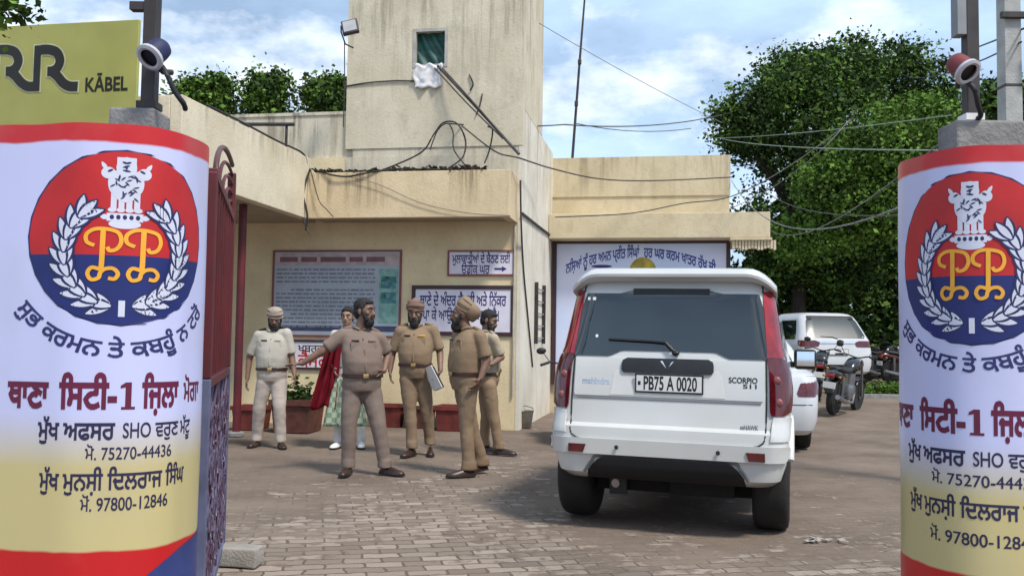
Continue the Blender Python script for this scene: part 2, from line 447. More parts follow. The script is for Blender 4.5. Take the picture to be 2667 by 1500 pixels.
bld = thing('police_station_building', 'cream police station with square tower, flat canopy and stained plaster walls', 'building', B0, -BPSI)
uL, _ = bp(902, 300, 0); uC, _ = bp(800, 480, -.75); uw, _ = bp(640, 300, 0)
zpar = 4.93; Z_SOF, Z_FAS = 3.13, 3.82
U_RIGHT = 0.0
# main ground-floor wall with everything behind it
bm = BM(); bx(bm, -8.5, U_RIGHT, 0, 3.6, -.3, 4.2); obj('wall', bm, P_WALL, bld)
bm = BM(); bx(bm, uL + .12, U_RIGHT + .004, .004, 3.6, 4.2, zpar); bx(bm, uL + .0, U_RIGHT + .004, -.006, 3.6, 3.4, 4.2); obj('upper_wall', bm, P_CREAM, bld, label='stained upper wall above the canopy')
bm = BM(); bx(bm, uw - .3, uL + .118, .05, 3.6, 4.2, zpar - .03); bx(bm, uw - .33, uL + .11, .03, .22, zpar - .03, zpar + .02); obj('parapet', bm, P_CREAM, bld, label='low stained parapet left of the tower')
# right-hand side wall that runs back to the recessed block
bm = BM(); bx(bm, U_RIGHT + .004, U_RIGHT + .06, -.004, 3.6, -.3, zpar - .003); obj('side_wall', bm, P_SIDE, bld)
# tower with a real window opening
tw_t = 7.4; W0, wz1 = bp(1080, 82, 0); W1, wz0 = bp(1163, 170, 0)
bm = BM(); t = .18
bx(bm, uL, W0, -.012, t, zpar - .6, tw_t); bx(bm, W1, U_RIGHT + .063, -.012, t, zpar - .6, tw_t)
bx(bm, W0, W1, -.012, t, wz1, tw_t); bx(bm, W0, W1, -.012, t, zpar - .6, wz0)
bx(bm, uL, uL + t, t, 2.1, zpar, tw_t); bx(bm, U_RIGHT + .063 - t, U_RIGHT + .063, t, 2.1, zpar, tw_t); bx(bm, uL + t, U_RIGHT + .063 - t, 2.1 - t, 2.1, zpar, tw_t)
bx(bm, uL + t, U_RIGHT + .063 - t, t, 2.1 - t, tw_t - .2, tw_t - .02)
obj('tower', bm, P_TOWER, bld)
M_GREEN = mat('green_shutter', (.03, .12, .10), .55, .25, scale=4, stretch=(1, 1, 6))
bm = BM(); bx(bm, W0 - .02, W0 + .03, -.02, .06, wz0 - .03, wz1 + .03); bx(bm, W1 - .03, W1 + .02, -.02, .06, wz0 - .03, wz1 + .03)
bx(bm, W0 + .03, W1 - .03, -.02, .06, wz1 - .02, wz1 + .03); bx(bm, W0 + .03, W1 - .03, -.02, .06, wz0 - .03, wz0 + .02)
win = obj('window', bm, mat('pale_frame', (.45, .43, .38), .7), bld, label='square window of the tower with a green curtain')
bm = BM(); n = 26; rows = []
for j in range(15):
    z = wz0 + (wz1 - wz0) * j / 14
    rows.append([bm.verts.new((W0 + (W1 - W0) * i / n, .13 + .03 * math.sin(i * .5 + 1.9 * z * 6 + i * j * .02), z)) for i in range(n + 1)])
skin(bm, rows, cap=False, closed=False); obj('curtain', bm, M_GREEN, win, 180)
# canopy over the entrance
bm = BM(); bx(bm, uC, U_RIGHT + .005, -.75, -.63, Z_SOF, Z_FAS, .008); bx(bm, U_RIGHT - .12, U_RIGHT + .003, -.628, -.008, Z_SOF + .002, Z_FAS - .002)
ca = obj('canopy', bm, P_FASCIA, bld, label='ochre canopy fascia over the entrance')
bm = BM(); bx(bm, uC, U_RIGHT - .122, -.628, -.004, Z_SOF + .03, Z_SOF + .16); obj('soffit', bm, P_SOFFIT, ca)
bm = BM()   # rubbish and moss heaped in the canopy gutter
for i in range(420):
    u = rnd.uniform(uC + .1, -.35); h = .10 * (.35 + .65 * abs(noise.noise(V((u * 2.1, 0, 5)))) * 2)
    ball(bm, (u, rnd.uniform(-.72, -.35), Z_FAS + .01 + rnd.uniform(-.01, h)), (rnd.uniform(.02, .09), rnd.uniform(.01, .03), rnd.uniform(.006, .022)), Matrix.Rotation(rnd.uniform(0, 3), 3, 'Z') @ Matrix.Rotation(rnd.uniform(-.5, .5), 3, 'Y'), 7, 5)
bx(bm, uC + .05, -.3, -.6, -.1, Z_SOF + .17, Z_FAS - .04)
obj('gutter_debris', bm, mat('moss_debris', (.045, .035, .02), .95, .4, scale=8, bump=.5), ca, 60)
# left wing: a roof slab on a deep fascia that runs towards the gate
U_WR = uC - .005; V_WN = -4.35
Z_WT = 4.06
bm = BM(); bx(bm, U_WR - .15, U_WR, V_WN, -.62, Z_SOF, Z_WT, .01); bx(bm, U_WR - 5, U_WR - .152, V_WN, V_WN + .15, Z_SOF, Z_WT, .01)
wg = obj('wing_fascia', bm, P_WING, bld, label='deep pale fascia of the left wing')
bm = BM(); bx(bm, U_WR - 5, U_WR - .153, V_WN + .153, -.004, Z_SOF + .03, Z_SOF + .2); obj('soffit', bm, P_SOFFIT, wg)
bm = BM(); bx(bm, U_WR - 5, U_WR - .153, V_WN + .153, -.05, Z_WT - .35, Z_WT - .25); obj('roof', bm, M_CONC, wg)
# recessed right-hand block
VR = 3.6
u0, zt = bp(1440, 416, VR); u1, zb = bp(1900, 553, VR); u2, zc = bp(2006, 556, VR - .55); _, zc0 = bp(1700, 620, VR - .55)
bm = BM(); bx(bm, u0 - .4, u1, VR + .004, VR + 4, -.3, zt); bx(bm, u0 - .1, u1 + .015, VR - .02, VR + .004, zb + .32, zt + .02); obj('right_wall', bm, P_RIGHT, bld, label='yellow parapet and wall of the recessed right block')
bm = BM(); bx(bm, U_RIGHT + .065, u2, VR - .55, VR - .024, zc0, zc + .03, .01); bx(bm, u1 + .02, u2 - .003, VR - .024, VR + 1.6, zc0 + .002, zc + .028)
bx(bm, u1 - .02, u2 + .03, VR - .58, VR - .3, zc0 - .045, zc0 - .004)
for i in range(14): bx(bm, u1 + .02 + i * .055, u1 + .062 + i * .055, VR - .53, VR - .4, zc0 - .2 + .02 * math.sin(i * 1.3), zc0 - .048)
obj('sunshade', bm, P_RIGHT, bld, label='yellow concrete sunshade with a ragged right end')
# narrow grille on the side wall
g0 = 1.9; sw = thing('wall_grille', 'tall narrow iron grille on the pale side wall', 'grille', bw(U_RIGHT + .06, 0, 0), -BPSI)
def sidepx(px, py):
    """pixel -> (v, z) on the side wall plane u = U_RIGHT + .06"""
    d = ray(px, py); o = V((0, 0, CAM_H)); t = (U_RIGHT + .06 - (o - B0).dot(BU)) / d.dot(BU); p = o + d * t - B0
    return p.dot(BV), p.z
va, za = sidepx(1393, 735); vb, zb_ = sidepx(1411, 895)
for vv in (va, vb):
    bm = BM(); bx(bm, .005, .06, vv - .03, vv + .03, zb_, za); obj('bar', bm, M_STEEL, sw)
bm = BM()
for k in range(5): bx(bm, .02, .035, va + .031, vb - .031, zb_ + .1 + (za - zb_ - .2) * k / 4 - .01, zb_ + .1 + (za - zb_ - .2) * k / 4 + .01)
obj('crossbar', bm, mat('grey_pipe', (.3, .29, .28), .6), sw)

# white cloth under the tower window
bm = BM(); rows = []; q0, qz1 = bp(1079, 170, -.05); q1, qz0 = bp(1150, 228, -.05)
for j in range(13):
    z = qz1 + (qz0 - qz1) * j / 12
    rows.append([bm.verts.new((q0 + (q1 - q0) * i / 16 + .02 * math.sin(j * .8), -.05 - .025 * math.sin(i * .8 + j * .35) - .02 * noise.noise(V((i * .4, j * .5, 2))), z + .02 * math.sin(i * .9))) for i in range(17)])
skin(bm, rows, cap=False, closed=False)
o = obj('hanging_cloth', bm, mat('white_cloth', (.78, .76, .76), .9, .08), None, 180); o.location = B0; o.rotation_euler.z = -BPSI
md = o.modifiers.new('s', 'SOLIDIFY'); md.thickness = .006
tag(o, 'crumpled white cloth hanging below the tower window', 'cloth')

# ------------------------------------------------------------------ flat boards fixed to the walls
def board(name, label, cat, px, v, fcol, pcol, bar=.05, group=None, dep=.03):
    x0, y0, x1, y1 = px; a, zt_ = bp(x0, y0, v); b_, zb2 = bp(x1, y1, v)
    cu, cz = (a + b_) / 2, (zt_ + zb2) / 2; wd, ht = b_ - a, zt_ - zb2
    t = thing(name, label, cat, bw(cu, v, cz), -BPSI, group)
    bm = BM(); bx(bm, -wd / 2 + bar, wd / 2 - bar, -dep * .6, 0, -ht / 2 + bar, ht / 2 - bar); obj('panel', bm, pcol, t)
    bm = BM()
    for s in (-1, 1):
        bx(bm, min(s * wd / 2, s * (wd / 2 - bar)), max(s * wd / 2, s * (wd / 2 - bar)), -dep, .002, -ht / 2, ht / 2)
        bx(bm, -wd / 2 + bar, wd / 2 - bar, -dep, .002, min(s * ht / 2, s * (ht / 2 - bar)), max(s * ht / 2, s * (ht / 2 - bar)))
    obj('frame', bm, fcol, t)
    return t, wd, ht, lambda x, y, l=0: V((x, -dep * .6 - .0015 - l, y))
M_SIGNW = mat('sign_lilac_white', (.72, .68, .76), .6, .05)
M_SIGNF = mat('sign_dark_frame', (.05, .02, .025), .5, .1)
M_SIGNR = mat('sign_maroon_frame', (.22, .06, .06), .5, .1)
M_INK = mat('sign_blue_ink', (.03, .025, .16), .6, .1)
# waiting-room sign
t, wd, ht, fn = board('wall_sign', 'small white sign with two rows of blue lettering and an arrow', 'sign', (1167, 652, 1341, 719), -.0, M_SIGNR, M_SIGNW, .028)
draw('lettering', text2d('ਮੁਲਾਕਾਤੀਆਂ ਦੇ ਬੈਠਣ ਲਈ', wd * .86, .19, 0, ht * .16, bold=.02), fn, M_INK, t)
q = text2d('ਉਡੀਕ ਘਰ', wd * .42, .2, -wd * .08, -ht * .25)
q += rect2d(wd * .2, wd * .31, -ht * .27, -ht * .19) + [((wd * .31, -ht * .34, 0), (wd * .38, -ht * .235, 0), (wd * .38, -ht * .225, 0), (wd * .31, -ht * .12, 0))]
draw('lettering', q, fn, M_INK, t)
# dress-code sign
t, wd, ht, fn = board('wall_sign', 'white sign in a heavy black frame above the turbaned officers', 'sign', (1074, 743, 1340, 876), -.0, M_SIGNF, M_SIGNW, .06)
draw('lettering', text2d('ਥਾਣੇ ਦੇ ਅੰਦਰ ਕੈਪਰੀ ਅਤੇ ਿਨੱਕਰ', wd * .84, .24, 0, ht * .2, bold=.02), fn, M_INK, t)
q = text2d('ਪਾ ਕੇ ਆਉਣਾ ਸਖਤ ਮਨਾਂ ਹੈ।', wd * .74, .24, -wd * .02, -ht * .1)
draw('lettering', q, fn, M_INK, t)
# big notice board
M_NOTICE = mat('notice_print', (.42, .46, .52), .6, .1, scale=2)
t, wd, ht, fn = board('notice_board', 'large faded notice board crowded with printed lines in a thin red frame', 'notice board', (713, 652, 1043, 880), 0, M_SIGNR, M_NOTICE, .03)
draw('heading_band', rect2d(-wd / 2 + .04, wd / 2 - .04, ht / 2 - .24, ht / 2 - .05), fn, mat('heading_pink', (.52, .42, .42), .6), t)
draw('footer_band', rect2d(-wd / 2 + .04, wd / 2 - .04, -ht / 2 + .09, -ht / 2 + .18), fn, mat('footer_blue', (.05, .06, .13), .6), t)
q = []
def dashes(x0, x1, y, h, lift=.001):
    x = x0
    while x < x1 - .02:
        wv = min(rnd.uniform(.03, .14), x1 - x); q.extend(rect2d(x, x + wv, y - h * rnd.uniform(.35, .5), y + h * .45, lift)); x += wv + rnd.uniform(.012, .03)
x = -wd / 2 + .12
for wv in (.3, .26, .42, .22, .3):
    q += rect2d(x, x + wv, ht / 2 - .19, ht / 2 - .11, .001); x += wv + .06
draw('heading', q, fn, mat('notice_maroon_ink', (.20, .10, .12), .6), t)
q = []
for k in range(15):
    if k in (4,): continue
    dashes(-wd / 2 + .07 + (.25 if k in (5, 11) else 0), wd / 2 - .42 - rnd.choice((0, 0, .3)), ht / 2 - .31 - k * .064, .028)
draw('printed_lines', q, fn, mat('notice_grey_ink', (.20, .22, .28), .6), t)
draw('picture_panel', rect2d(wd / 2 - .36, wd / 2 - .05, -ht / 2 + .22, ht / 2 - .3, .001), fn, mat('notice_green', (.24, .46, .40), .6, .2, scale=9), t)
q = rect2d(wd / 2 - .33, wd / 2 - .08, .08, .27, .002) + rect2d(wd / 2 - .33, wd / 2 - .08, -.15, .02, .002)
draw('picture', q, fn, mat('notice_photo', (.10, .30, .32), .6, .6, scale=14, col2=(.01, .05, .05)), t)
# lower sign with red letters
t, wd, ht, fn = board('wall_sign', 'low white sign with black and red letters under the notice board', 'sign', (757, 884, 905, 964), 0, M_SIGNF, M_SIGNW, .035)
draw('lettering', text2d('ਖਬਰਦਾਰ', wd * .6, .17, -wd * .06, ht * .2), fn, M_BLACK, t)
draw('red_lettering', text2d('ਕੈਮਰਾ', wd * .6, .3, -wd * .06, -ht * .2, bold=.012), fn, M_RED, t)
# big poster on the right block
M_POSTER = mat('poster_sky_print', (.70, .70, .86), .5, .1, scale=.8, col2=(.46, .62, .88))
t, wd, ht, fn = board('wall_poster', 'tall printed poster with an arched line of blue letters and a golden dome', 'poster', (1441, 626, 1902, 1010), VR - .03, M_SIGNF, M_POSTER, .075, dep=.05)
def arcmap(x, y, l): # bend a straight line of letters into a shallow arch
    return fn(x, y - .36 * (x / 1.5) ** 2, l)
draw('lettering', text2d('ਨਸ਼ਿਆਂ ਨੂੰ ਹਰ ਅਮਨ ਪ੍ਰੀਤ ਸਿੰਘਾਂ'.replace('ਸ਼ਿ', 'ਿਸ਼').replace('ਸਿੰ', 'ਿਸੰ'), wd * .42, .27, -wd * .215, ht / 2 - .24, bold=.03) + text2d('ਹਰ ਘਰ ਕਰਮ ਖਾਤਰ ਰੁੱਖ ਜੀ', wd * .40, .27, wd * .22, ht / 2 - .24, bold=.03), arcmap, mat('poster_blue_ink', (.05, .07, .32), .6), t, .12)
draw('golden_dome', disc2d(.05, ht / 2 - .63, .26, .3, .001), fn, mat('poster_gold', (.55, .42, .05), .5, .35, scale=5), t)
draw('dark_figures', disc2d(-.72, ht / 2 - .50, .2, .03, .001, strips=6), fn, M_INK, t)
# yellow hoarding at the top left
U1, hz1 = bp(370, 56, V_WN - .12); U0_ = U1 - 3.4; _, hz0 = bp(300, 345, V_WN - .12)
t = thing('hoarding', 'yellow-green hoarding with black rounded double letter logo beside the pillar', 'sign', bw(U1, V_WN - .12, 0), -BPSI)
M_HOARD = mat('hoarding_yellow', (.40, .40, .11), .5, .12, scale=1.2)
bm = BM(); bx(bm, -3.4, 0, -.06, -.015, hz0, hz1, .006); obj('panel', bm, M_HOARD, t)
hs = (hz1 - hz0)
def hp(cx, cy):   # crop pixel of the measured close-up -> board coordinates
    u, z = bp(cx * .345, cy * .345, V_WN - .18); return (u - U1, z)
hf = lambda x, y, l=0: V((x, -.063 - l, y))
k = abs(hp(1000, 400)[0] - hp(0, 400)[0]) / 1000
h2 = lambda x, y: hp(x * .782, y * .782)
def logo(grow, l0):
    q = []; wd_ = (84 + grow) * .782 * k; e = grow / 2; n = 0
    def rect(x0, x1, y0, y1, l):
        a, b = h2(x0 - e, y1 + e), h2(x1 + e, y0 - e); return rect2d(a[0], b[0], a[1], b[1], l)
    for dx in (-402, 0):
        l = l0 + n * .0012; n += 1
        q += rect(320 + dx, 404 + dx, 442 if dx == 0 else 455, 885, l)
        q += ribbon([h2(x + dx, y) for x, y in ((400, 484), (480, 484), (552, 512), (584, 585), (560, 655), (515, 688), (462 - e, 694))], wd_, l + .0003, l + .0005)
        q += ribbon([h2(x + dx, y) for x, y in ((505, 694), (560, 740), (610, 800), (670, 836), (755 + e if dx == 0 else 730, 838))], wd_, l + .0006, l + .0009)
    return q
draw('logo_outline', logo(26, .0002), hf, mat('hoarding_pale', (.56, .57, .36), .5), t)
draw('logo', logo(0, .0050), hf, mat('logo_black', (.018, .016, .010), .5), t)
a = hp(645, 645); b_ = hp(965, 645)
draw('lettering', text2d('KĀBEL', b_[0] - a[0], (b_[0] - a[0]) * .42, (a[0] + b_[0]) / 2, hp(800, 640)[1], bold=.03), hf, MATS['logo_black'], t)

# ------------------------------------------------------------------ gate pillars and their painted banners
# plan of the banner: (offset away from the gate opening, offset in depth), measured from the gate-side edge
PLAN = [(0, 0), (-.030, .115), (-.026, .23), (.0, .345), (.075, .44), (.19, .49), (.32, .505), (.48, .475), (.70, .42), (1.05, .30)]
PL = [V((0 if i == 0 else a, -b, 0)) for i, (a, b) in enumerate(PLAN)]
PL = cr([(p.x, p.y, 0) for p in PL], 12)
PS = [0.0]
for a, b in zip(PL, PL[1:]): PS.append(PS[-1] + (b - a).length)
def plan(s):
    s = max(0, min(PS[-1] - 1e-6, s))
    i = next(k for k in range(len(PS) - 1) if PS[k + 1] > s); t = (s - PS[i]) / (PS[i + 1] - PS[i])
    p = PL[i].lerp(PL[i + 1], t)
    a = PL[max(0, i - 1)]; c = PL[min(len(PL) - 1, i + 2)]; tg = (c - a).normalized()
    return p, V((tg.y, -tg.x, 0))          # point and outward normal (for the un-mirrored, outward = +x pillar)
S_AX = .50
def banner_mat(name, zlo, zg0, zg1, zhi):
    m, N, L, b = newmat(name); b.inputs['Roughness'].default_value = .34; b.inputs['Specular IOR Level'].default_value = .5
    tc = N.new('ShaderNodeTexCoord'); sp = N.new('ShaderNodeSeparateXYZ'); L.new(tc.outputs['Object'], sp.inputs[0])
    nz = N.new('ShaderNodeTexNoise'); nz.inputs['Scale'].default_value = 7; L.new(tc.outputs['Object'], nz.inputs['Vector'])
    ad = N.new('ShaderNodeMath'); ad.operation = 'MULTIPLY_ADD'; ad.inputs[1].default_value = .02; L.new(nz.outputs['Fac'], ad.inputs[0]); L.new(sp.outputs['Z'], ad.inputs[2])
    z = N.new('ShaderNodeMath'); z.operation = 'SUBTRACT'; z.inputs[1].default_value = .01; L.new(ad.outputs[0], z.inputs[0])
    rp = N.new('ShaderNodeValToRGB'); L.new(z.outputs[0], rp.inputs['Fac']); e = rp.color_ramp
    n = N.new('ShaderNodeMath'); n.operation = 'DIVIDE'; n.inputs[1].default_value = 2.4; L.new(z.outputs[0], n.inputs[0]); L.new(n.outputs[0], rp.inputs['Fac'])
    red = (.50, .010, .013, 1); cream = (.52, .44, .21, 1); white = (.53, .55, .80, 1)
    stops = [(0, red), (zlo - .002, red), (zlo + .002, cream), (zg0, cream), (zg1, white), (zhi - .002, white), (zhi + .002, red)]
    while len(e.elements) < len(stops): e.elements.new(.5)
    for el, (p, c) in zip(e.elements, stops): el.position = p / 2.4; el.color = c
    n2 = N.new('ShaderNodeTexNoise'); n2.inputs['Scale'].default_value = 2.5; n2.inputs['Detail'].default_value = 7; L.new(tc.outputs['Object'], n2.inputs['Vector'])
    mr = N.new('ShaderNodeMapRange'); mr.inputs['From Min'].default_value = .5; mr.inputs['From Max'].default_value = .8; mr.inputs['To Max'].default_value = .22; L.new(n2.outputs['Fac'], mr.inputs['Value'])
    mx = N.new('ShaderNodeMixRGB'); mx.inputs['Color2'].default_value = (.36, .32, .30, 1); L.new(mr.outputs['Result'], mx.inputs['Fac']); L.new(rp.outputs['Color'], mx.inputs['Color1'])
    L.new(mx.outputs['Color'], b.inputs['Base Color'])
    bp_ = N.new('ShaderNodeBump'); bp_.inputs['Strength'].default_value = .12; bp_.inputs['Distance'].default_value = .02; L.new(n2.outputs['Fac'], bp_.inputs['Height']); L.new(bp_.outputs['Normal'], b.inputs['Normal'])
    return m
M_CRESTW = mat('crest_white', (.62, .64, .76), .5, .06)
M_CRESTN = mat('crest_navy', (.012, .018, .10), .5, .15)
M_THANA = mat('maroon_lettering', (.13, .006, .04), .5, .1)
def ripple(s, z, sg): return .0045 * noise.noise(V((s * 3.2, z * 1.6, sg * 3))) + .0022 * noise.noise(V((s * 9, z * 2.4, sg)))
def pillar(sgn, gx, gy, zt, red_top, zlo, zg0, zg1, ytext, ztop_core, label, blabel, core_mat):
    side = 'left' if sgn < 0 else 'right'
    root = thing('gate_pillar', label, 'pillar', (gx, gy, 0))
    # masonry core (parallel to the banner, a little behind it)
    bm = BM(); lo = []; hi = []
    pts = []
    for i in range(41):
        p, nn = plan(PS[-1] * i / 40); p = p - nn * .022; pts.append(V((sgn * p.x, p.y, 0)))
    pts = [V((sgn * .08, .16, 0)), V((sgn * .03, .05, 0))] + pts[1:] + [V((sgn * 1.05, .16, 0))]
    for p in pts: lo.append(bm.verts.new((p.x, p.y, -.1))); hi.append(bm.verts.new((p.x, p.y, ztop_core)))
    skin(bm, [lo, hi]); obj('core', bm, core_mat, root, 30)
    # block and steel column on top
    bt = thing('police_banner', blabel, 'banner', (gx, gy, 0))
    def fn(a, z, l=0):
        p, nn = plan(.558 - 1.12 * a)
        s_ = .558 - 1.12 * a; p = p + nn * (.0014 + l * .5 + ripple(s_, z, sgn)); return V((sgn * p.x, p.y, z))
    if sgn > 0:
        def fn(a, z, l=0):
            p, nn = plan(S_AX + a); p = p + nn * (.0014 + l * .5 + ripple(S_AX + a, z, sgn)); return V((p.x, p.y, z))
    bm = BM(); rows = []; nS, nZ = 110, 30
    for j in range(nZ + 1):
        row = []
        for i in range(nS + 1):
            s = .012 + (PS[-1] - .02) * i / nS; top = zt + .006 * noise.noise(V((s * 5, sgn, 0))); z = .30 + (top - .30) * j / nZ
            p, nn = plan(s); p = p + nn * ripple(s, z, sgn)
            row.append(bm.verts.new((sgn * p.x, p.y, z)))
        rows.append(row)
    skin(bm, rows, cap=False, closed=False); obj('panel', bm, banner_mat('banner_print_' + side, zlo, zg0, zg1, red_top), bt, 180)
    # crest
    ez, er = (1.71, .322) if sgn < 0 else (1.695, .335)
    ex = .0
    ft = (lambda a, z, l=0: fn(a * .855 + .020, z, l)) if sgn < 0 else fn
    nw = .33 if sgn < 0 else .40
    crest = draw('crest', disc2d(ex, ez, er + .008, er + .008, .0008), fn, M_CRESTN, bt, .012)
    cut = ez - .075
    def half(up):
        out = []
        for q in disc2d(ex, ez, er, er, .0018, strips=60):
            y = (q[0][1] + q[2][1]) / 2
            if (y > cut) == up: out.append(q)
        return out
    draw('red_field', half(True), fn, MATS['red_paint'], crest, .012)
    draw('navy_field', half(False), fn, mat('crest_blue', (.008, .018, .15), .5, .15), crest, .012)
    for s in (-1, 1):                      # laurel wreath, two branches
        ql = []; qo = []
        for i in range(10):
            th = R(-80 + i * 13.5); rr = .195; cx = ex + s * rr * .98 * math.cos(th); cy = ez - .06 + rr * math.sin(th) * 1.02
            for kk, off in enumerate((-.55, .5, 0)):
                an = th + math.pi / 2 + off; ang = an if s > 0 else math.pi - an
                ln = .082; lw = .031; lf = .0024 + (i * 3 + kk) * .00022
                qo += leaf2d(cx - math.cos(ang) * .004, cy - math.sin(ang) * .004, ang, ln + .011, lw + .013, lf)
                ql += leaf2d(cx, cy, ang, ln, lw * .82, lf + .00011)
        br = draw('wreath_branch', ql, fn, M_CRESTW, crest, .012)
        draw('branch_outline', qo, fn, M_CRESTN, br, .012)
    draw('wreath_tie', rect2d(ex - .010, ex + .010, ez - .295, ez - .235, .006), fn, M_CRESTW, crest)
    # double P monogram with scrolled feet
    qg = []
    for k, dx in enumerate((-.062, .062)):
        X = lambda *pp: [(ex + dx + x, ez - .055 + y) for x, y in pp]
        qg += ribbon(X((-.028, .022), (-.052, .035), (-.054, .062), (-.030, .082), (.008, .084), (.044, .072), (.054, .040), (.042, .012), (.020, .004), (.012, .018)), .0135, .007, .0074)
        qg += ribbon(X((-.002, .086), (-.003, .03), (-.004, -.05), (-.008, -.072)), .0165, .0078, .0082)
        qg += ribbon(X((-.008, -.066), (-.034, -.060), (-.046, -.082), (-.034, -.104), (-.012, -.098), (-.006, -.078), (.008, -.064), (.032, -.062), (.047, -.080), (.038, -.100), (.018, -.098)), .0135, .0085, .009)
    draw('monogram', qg, fn, M_GOLD, crest, .012)
    # lion capital: simplified white figure with navy detail
    X = lambda x, y: (ex + x, ez + y)
    qw = []
    def blob(x, y, rx, ry, l=.003): qw.extend(disc2d(ex + x, ez + y, rx, ry, l, strips=10))
    blob(0, .262, .032, .040, .0048); qw += rect2d(ex - .030, ex + .030, ez + .262, ez + .300, .0046)
    blob(-.056, .240, .022, .022, .0042); blob(.056, .240, .022, .022, .0042); qw += leaf2d(ex - .06, ez + .25, R(120), .035, .014, .0044) + leaf2d(ex + .06, ez + .25, R(60), .035, .014, .0044)
    blob(0, .195, .046, .064, .0040); blob(-.034, .205, .022, .045, .0036); blob(.034, .205, .022, .045, .0036)
    for x in (-.036, -.012, .012, .036): qw += rect2d(ex + x - .009, ex + x + .009, ez + .098, ez + .165, .0034); blob(x * 1.12, .102, .013, .009, .0036)
    qw += rect2d(ex - .056, ex + .056, ez + .060, ez + .090, .0034); blob(0, .050, .050, .018, .0030)
    qw += leaf2d(ex - .050, ez + .075, R(180), .026, .02, .0033) + leaf2d(ex + .05, ez + .075, 0, .026, .02, .0033)
    draw('lion_capital', qw, fn, M_CRESTW, crest, .012)
    qn = []
    for x, y, a, ln in ((-.014, .283, -20, .02), (.014, .283, 200, .02), (-.012, .262, 20, .024), (-.012, .252, -10, .026), (.0, .27, 270, .016), (-.058, .244, 30, .02), (.058, .244, 150, .02)): qn += leaf2d(ex + x, ez + y, R(a), ln, .008, .0062)
    rr = random.Random(3)
    for i in range(26): x = rr.uniform(-.036, .034); y = rr.uniform(.14, .235); qn += leaf2d(ex + x, ez + y, R(rr.uniform(-60, 60) + 270 * (i % 2)), .02, .0055, .0056 + i * .00002)
    for x in (-.04, -.02, .0, .02, .04): qn += disc2d(ex + x, ez + .075, .007, .009, .0042, strips=5)
    draw('lion_detail', qn, fn, M_CRESTN, crest, .012)
    # motto on an arc under the crest
    rad = .435
    def arc(x, y, l=0):
        th = -math.pi / 2 + x / rad; r_ = rad - y
        return fn(ex + r_ * math.cos(th), ez + r_ * math.sin(th) * .97 + .005, l)
    draw('motto_lettering', text2d('ਸ਼ੁਭ ਕਰਮਨ ਤੇ ਕਬਹੂੰ ਨ ਟਰੋਂ', .80, .088, 0, 0, bold=.024), arc, mat('motto_navy', (.02, .025, .13), .5, .1), bt, .03, None)
    tz = ytext
    q = text2d('ਥਾਣਾ', .185, .14, -.38, tz[0], bold=.04) + text2d('ਿਸਟੀ-', .215, .14, -.135, tz[0], bold=.04)
    q += rect2d(.002, .024, tz[0] - .042, tz[0] + .048) + rect2d(-.012, .038, tz[0] - .052, tz[0] - .042) + [((-.016, tz[0] + .026, 0), (.002, tz[0] + .030, 0), (.002, tz[0] + .048, 0), (-.016, tz[0] + .036, 0))]
    q += text2d('ਿਜ਼ਲਾ', .165, .14, .145, tz[0], bold=.038) + text2d('ਮੋਗਾ', .135, .115, .33, tz[0] + .005, bold=.022)
    draw('station_name', q, ft, M_THANA, bt, .03)
    q = text2d('ਮੁੱਖ ਅਫਸਰ', .30, .092, -.18, tz[1], bold=.026) + text2d('SHO', .105, .078, .05, tz[1], bold=.012) + text2d('ਵਰੁਣ ਮੱਟੂ', .20, .08, .22, tz[1], bold=.016)
    q += text2d('ਮੋ. 75270-44436', nw, .064, .03, tz[2], bold=.01)
    q += text2d('ਮੁੱਖ ਮੁਨਸ਼ੀ ਿਦਲਰਾਜ ਿਸੰਘ', .60, .092, -.015, tz[3], bold=.024)
    q += text2d('ਮੋਂ. 97800-12846', nw, .068, .02, tz[4], bold=.012)
    draw('contact_lettering', q, ft, M_LETTER, bt, .03)
    return root, bt, fn
PLc, BNl, fnl = pillar(-1, -1.300, 3.90, 2.136, 2.066, .56, .86, 1.06, (1.125, .995, .912, .812, .728), 2.125,
    'navy gate pillar on the left with a dark steel column on top', 'curved police banner on the left pillar beside the red gate', M_NAVY)
PRc, BNr, fnr = pillar(1, 1.70, 4.05, 2.136, 2.066, .475, .76, .98, (1.058, .915, .830, .718, .606), 2.125,
    'maroon gate pillar at the right edge with a red lamp column on top', 'curved police banner on the right pillar, partly out of view', mat('maroon_paint', (.10, .012, .02), .5, .15))
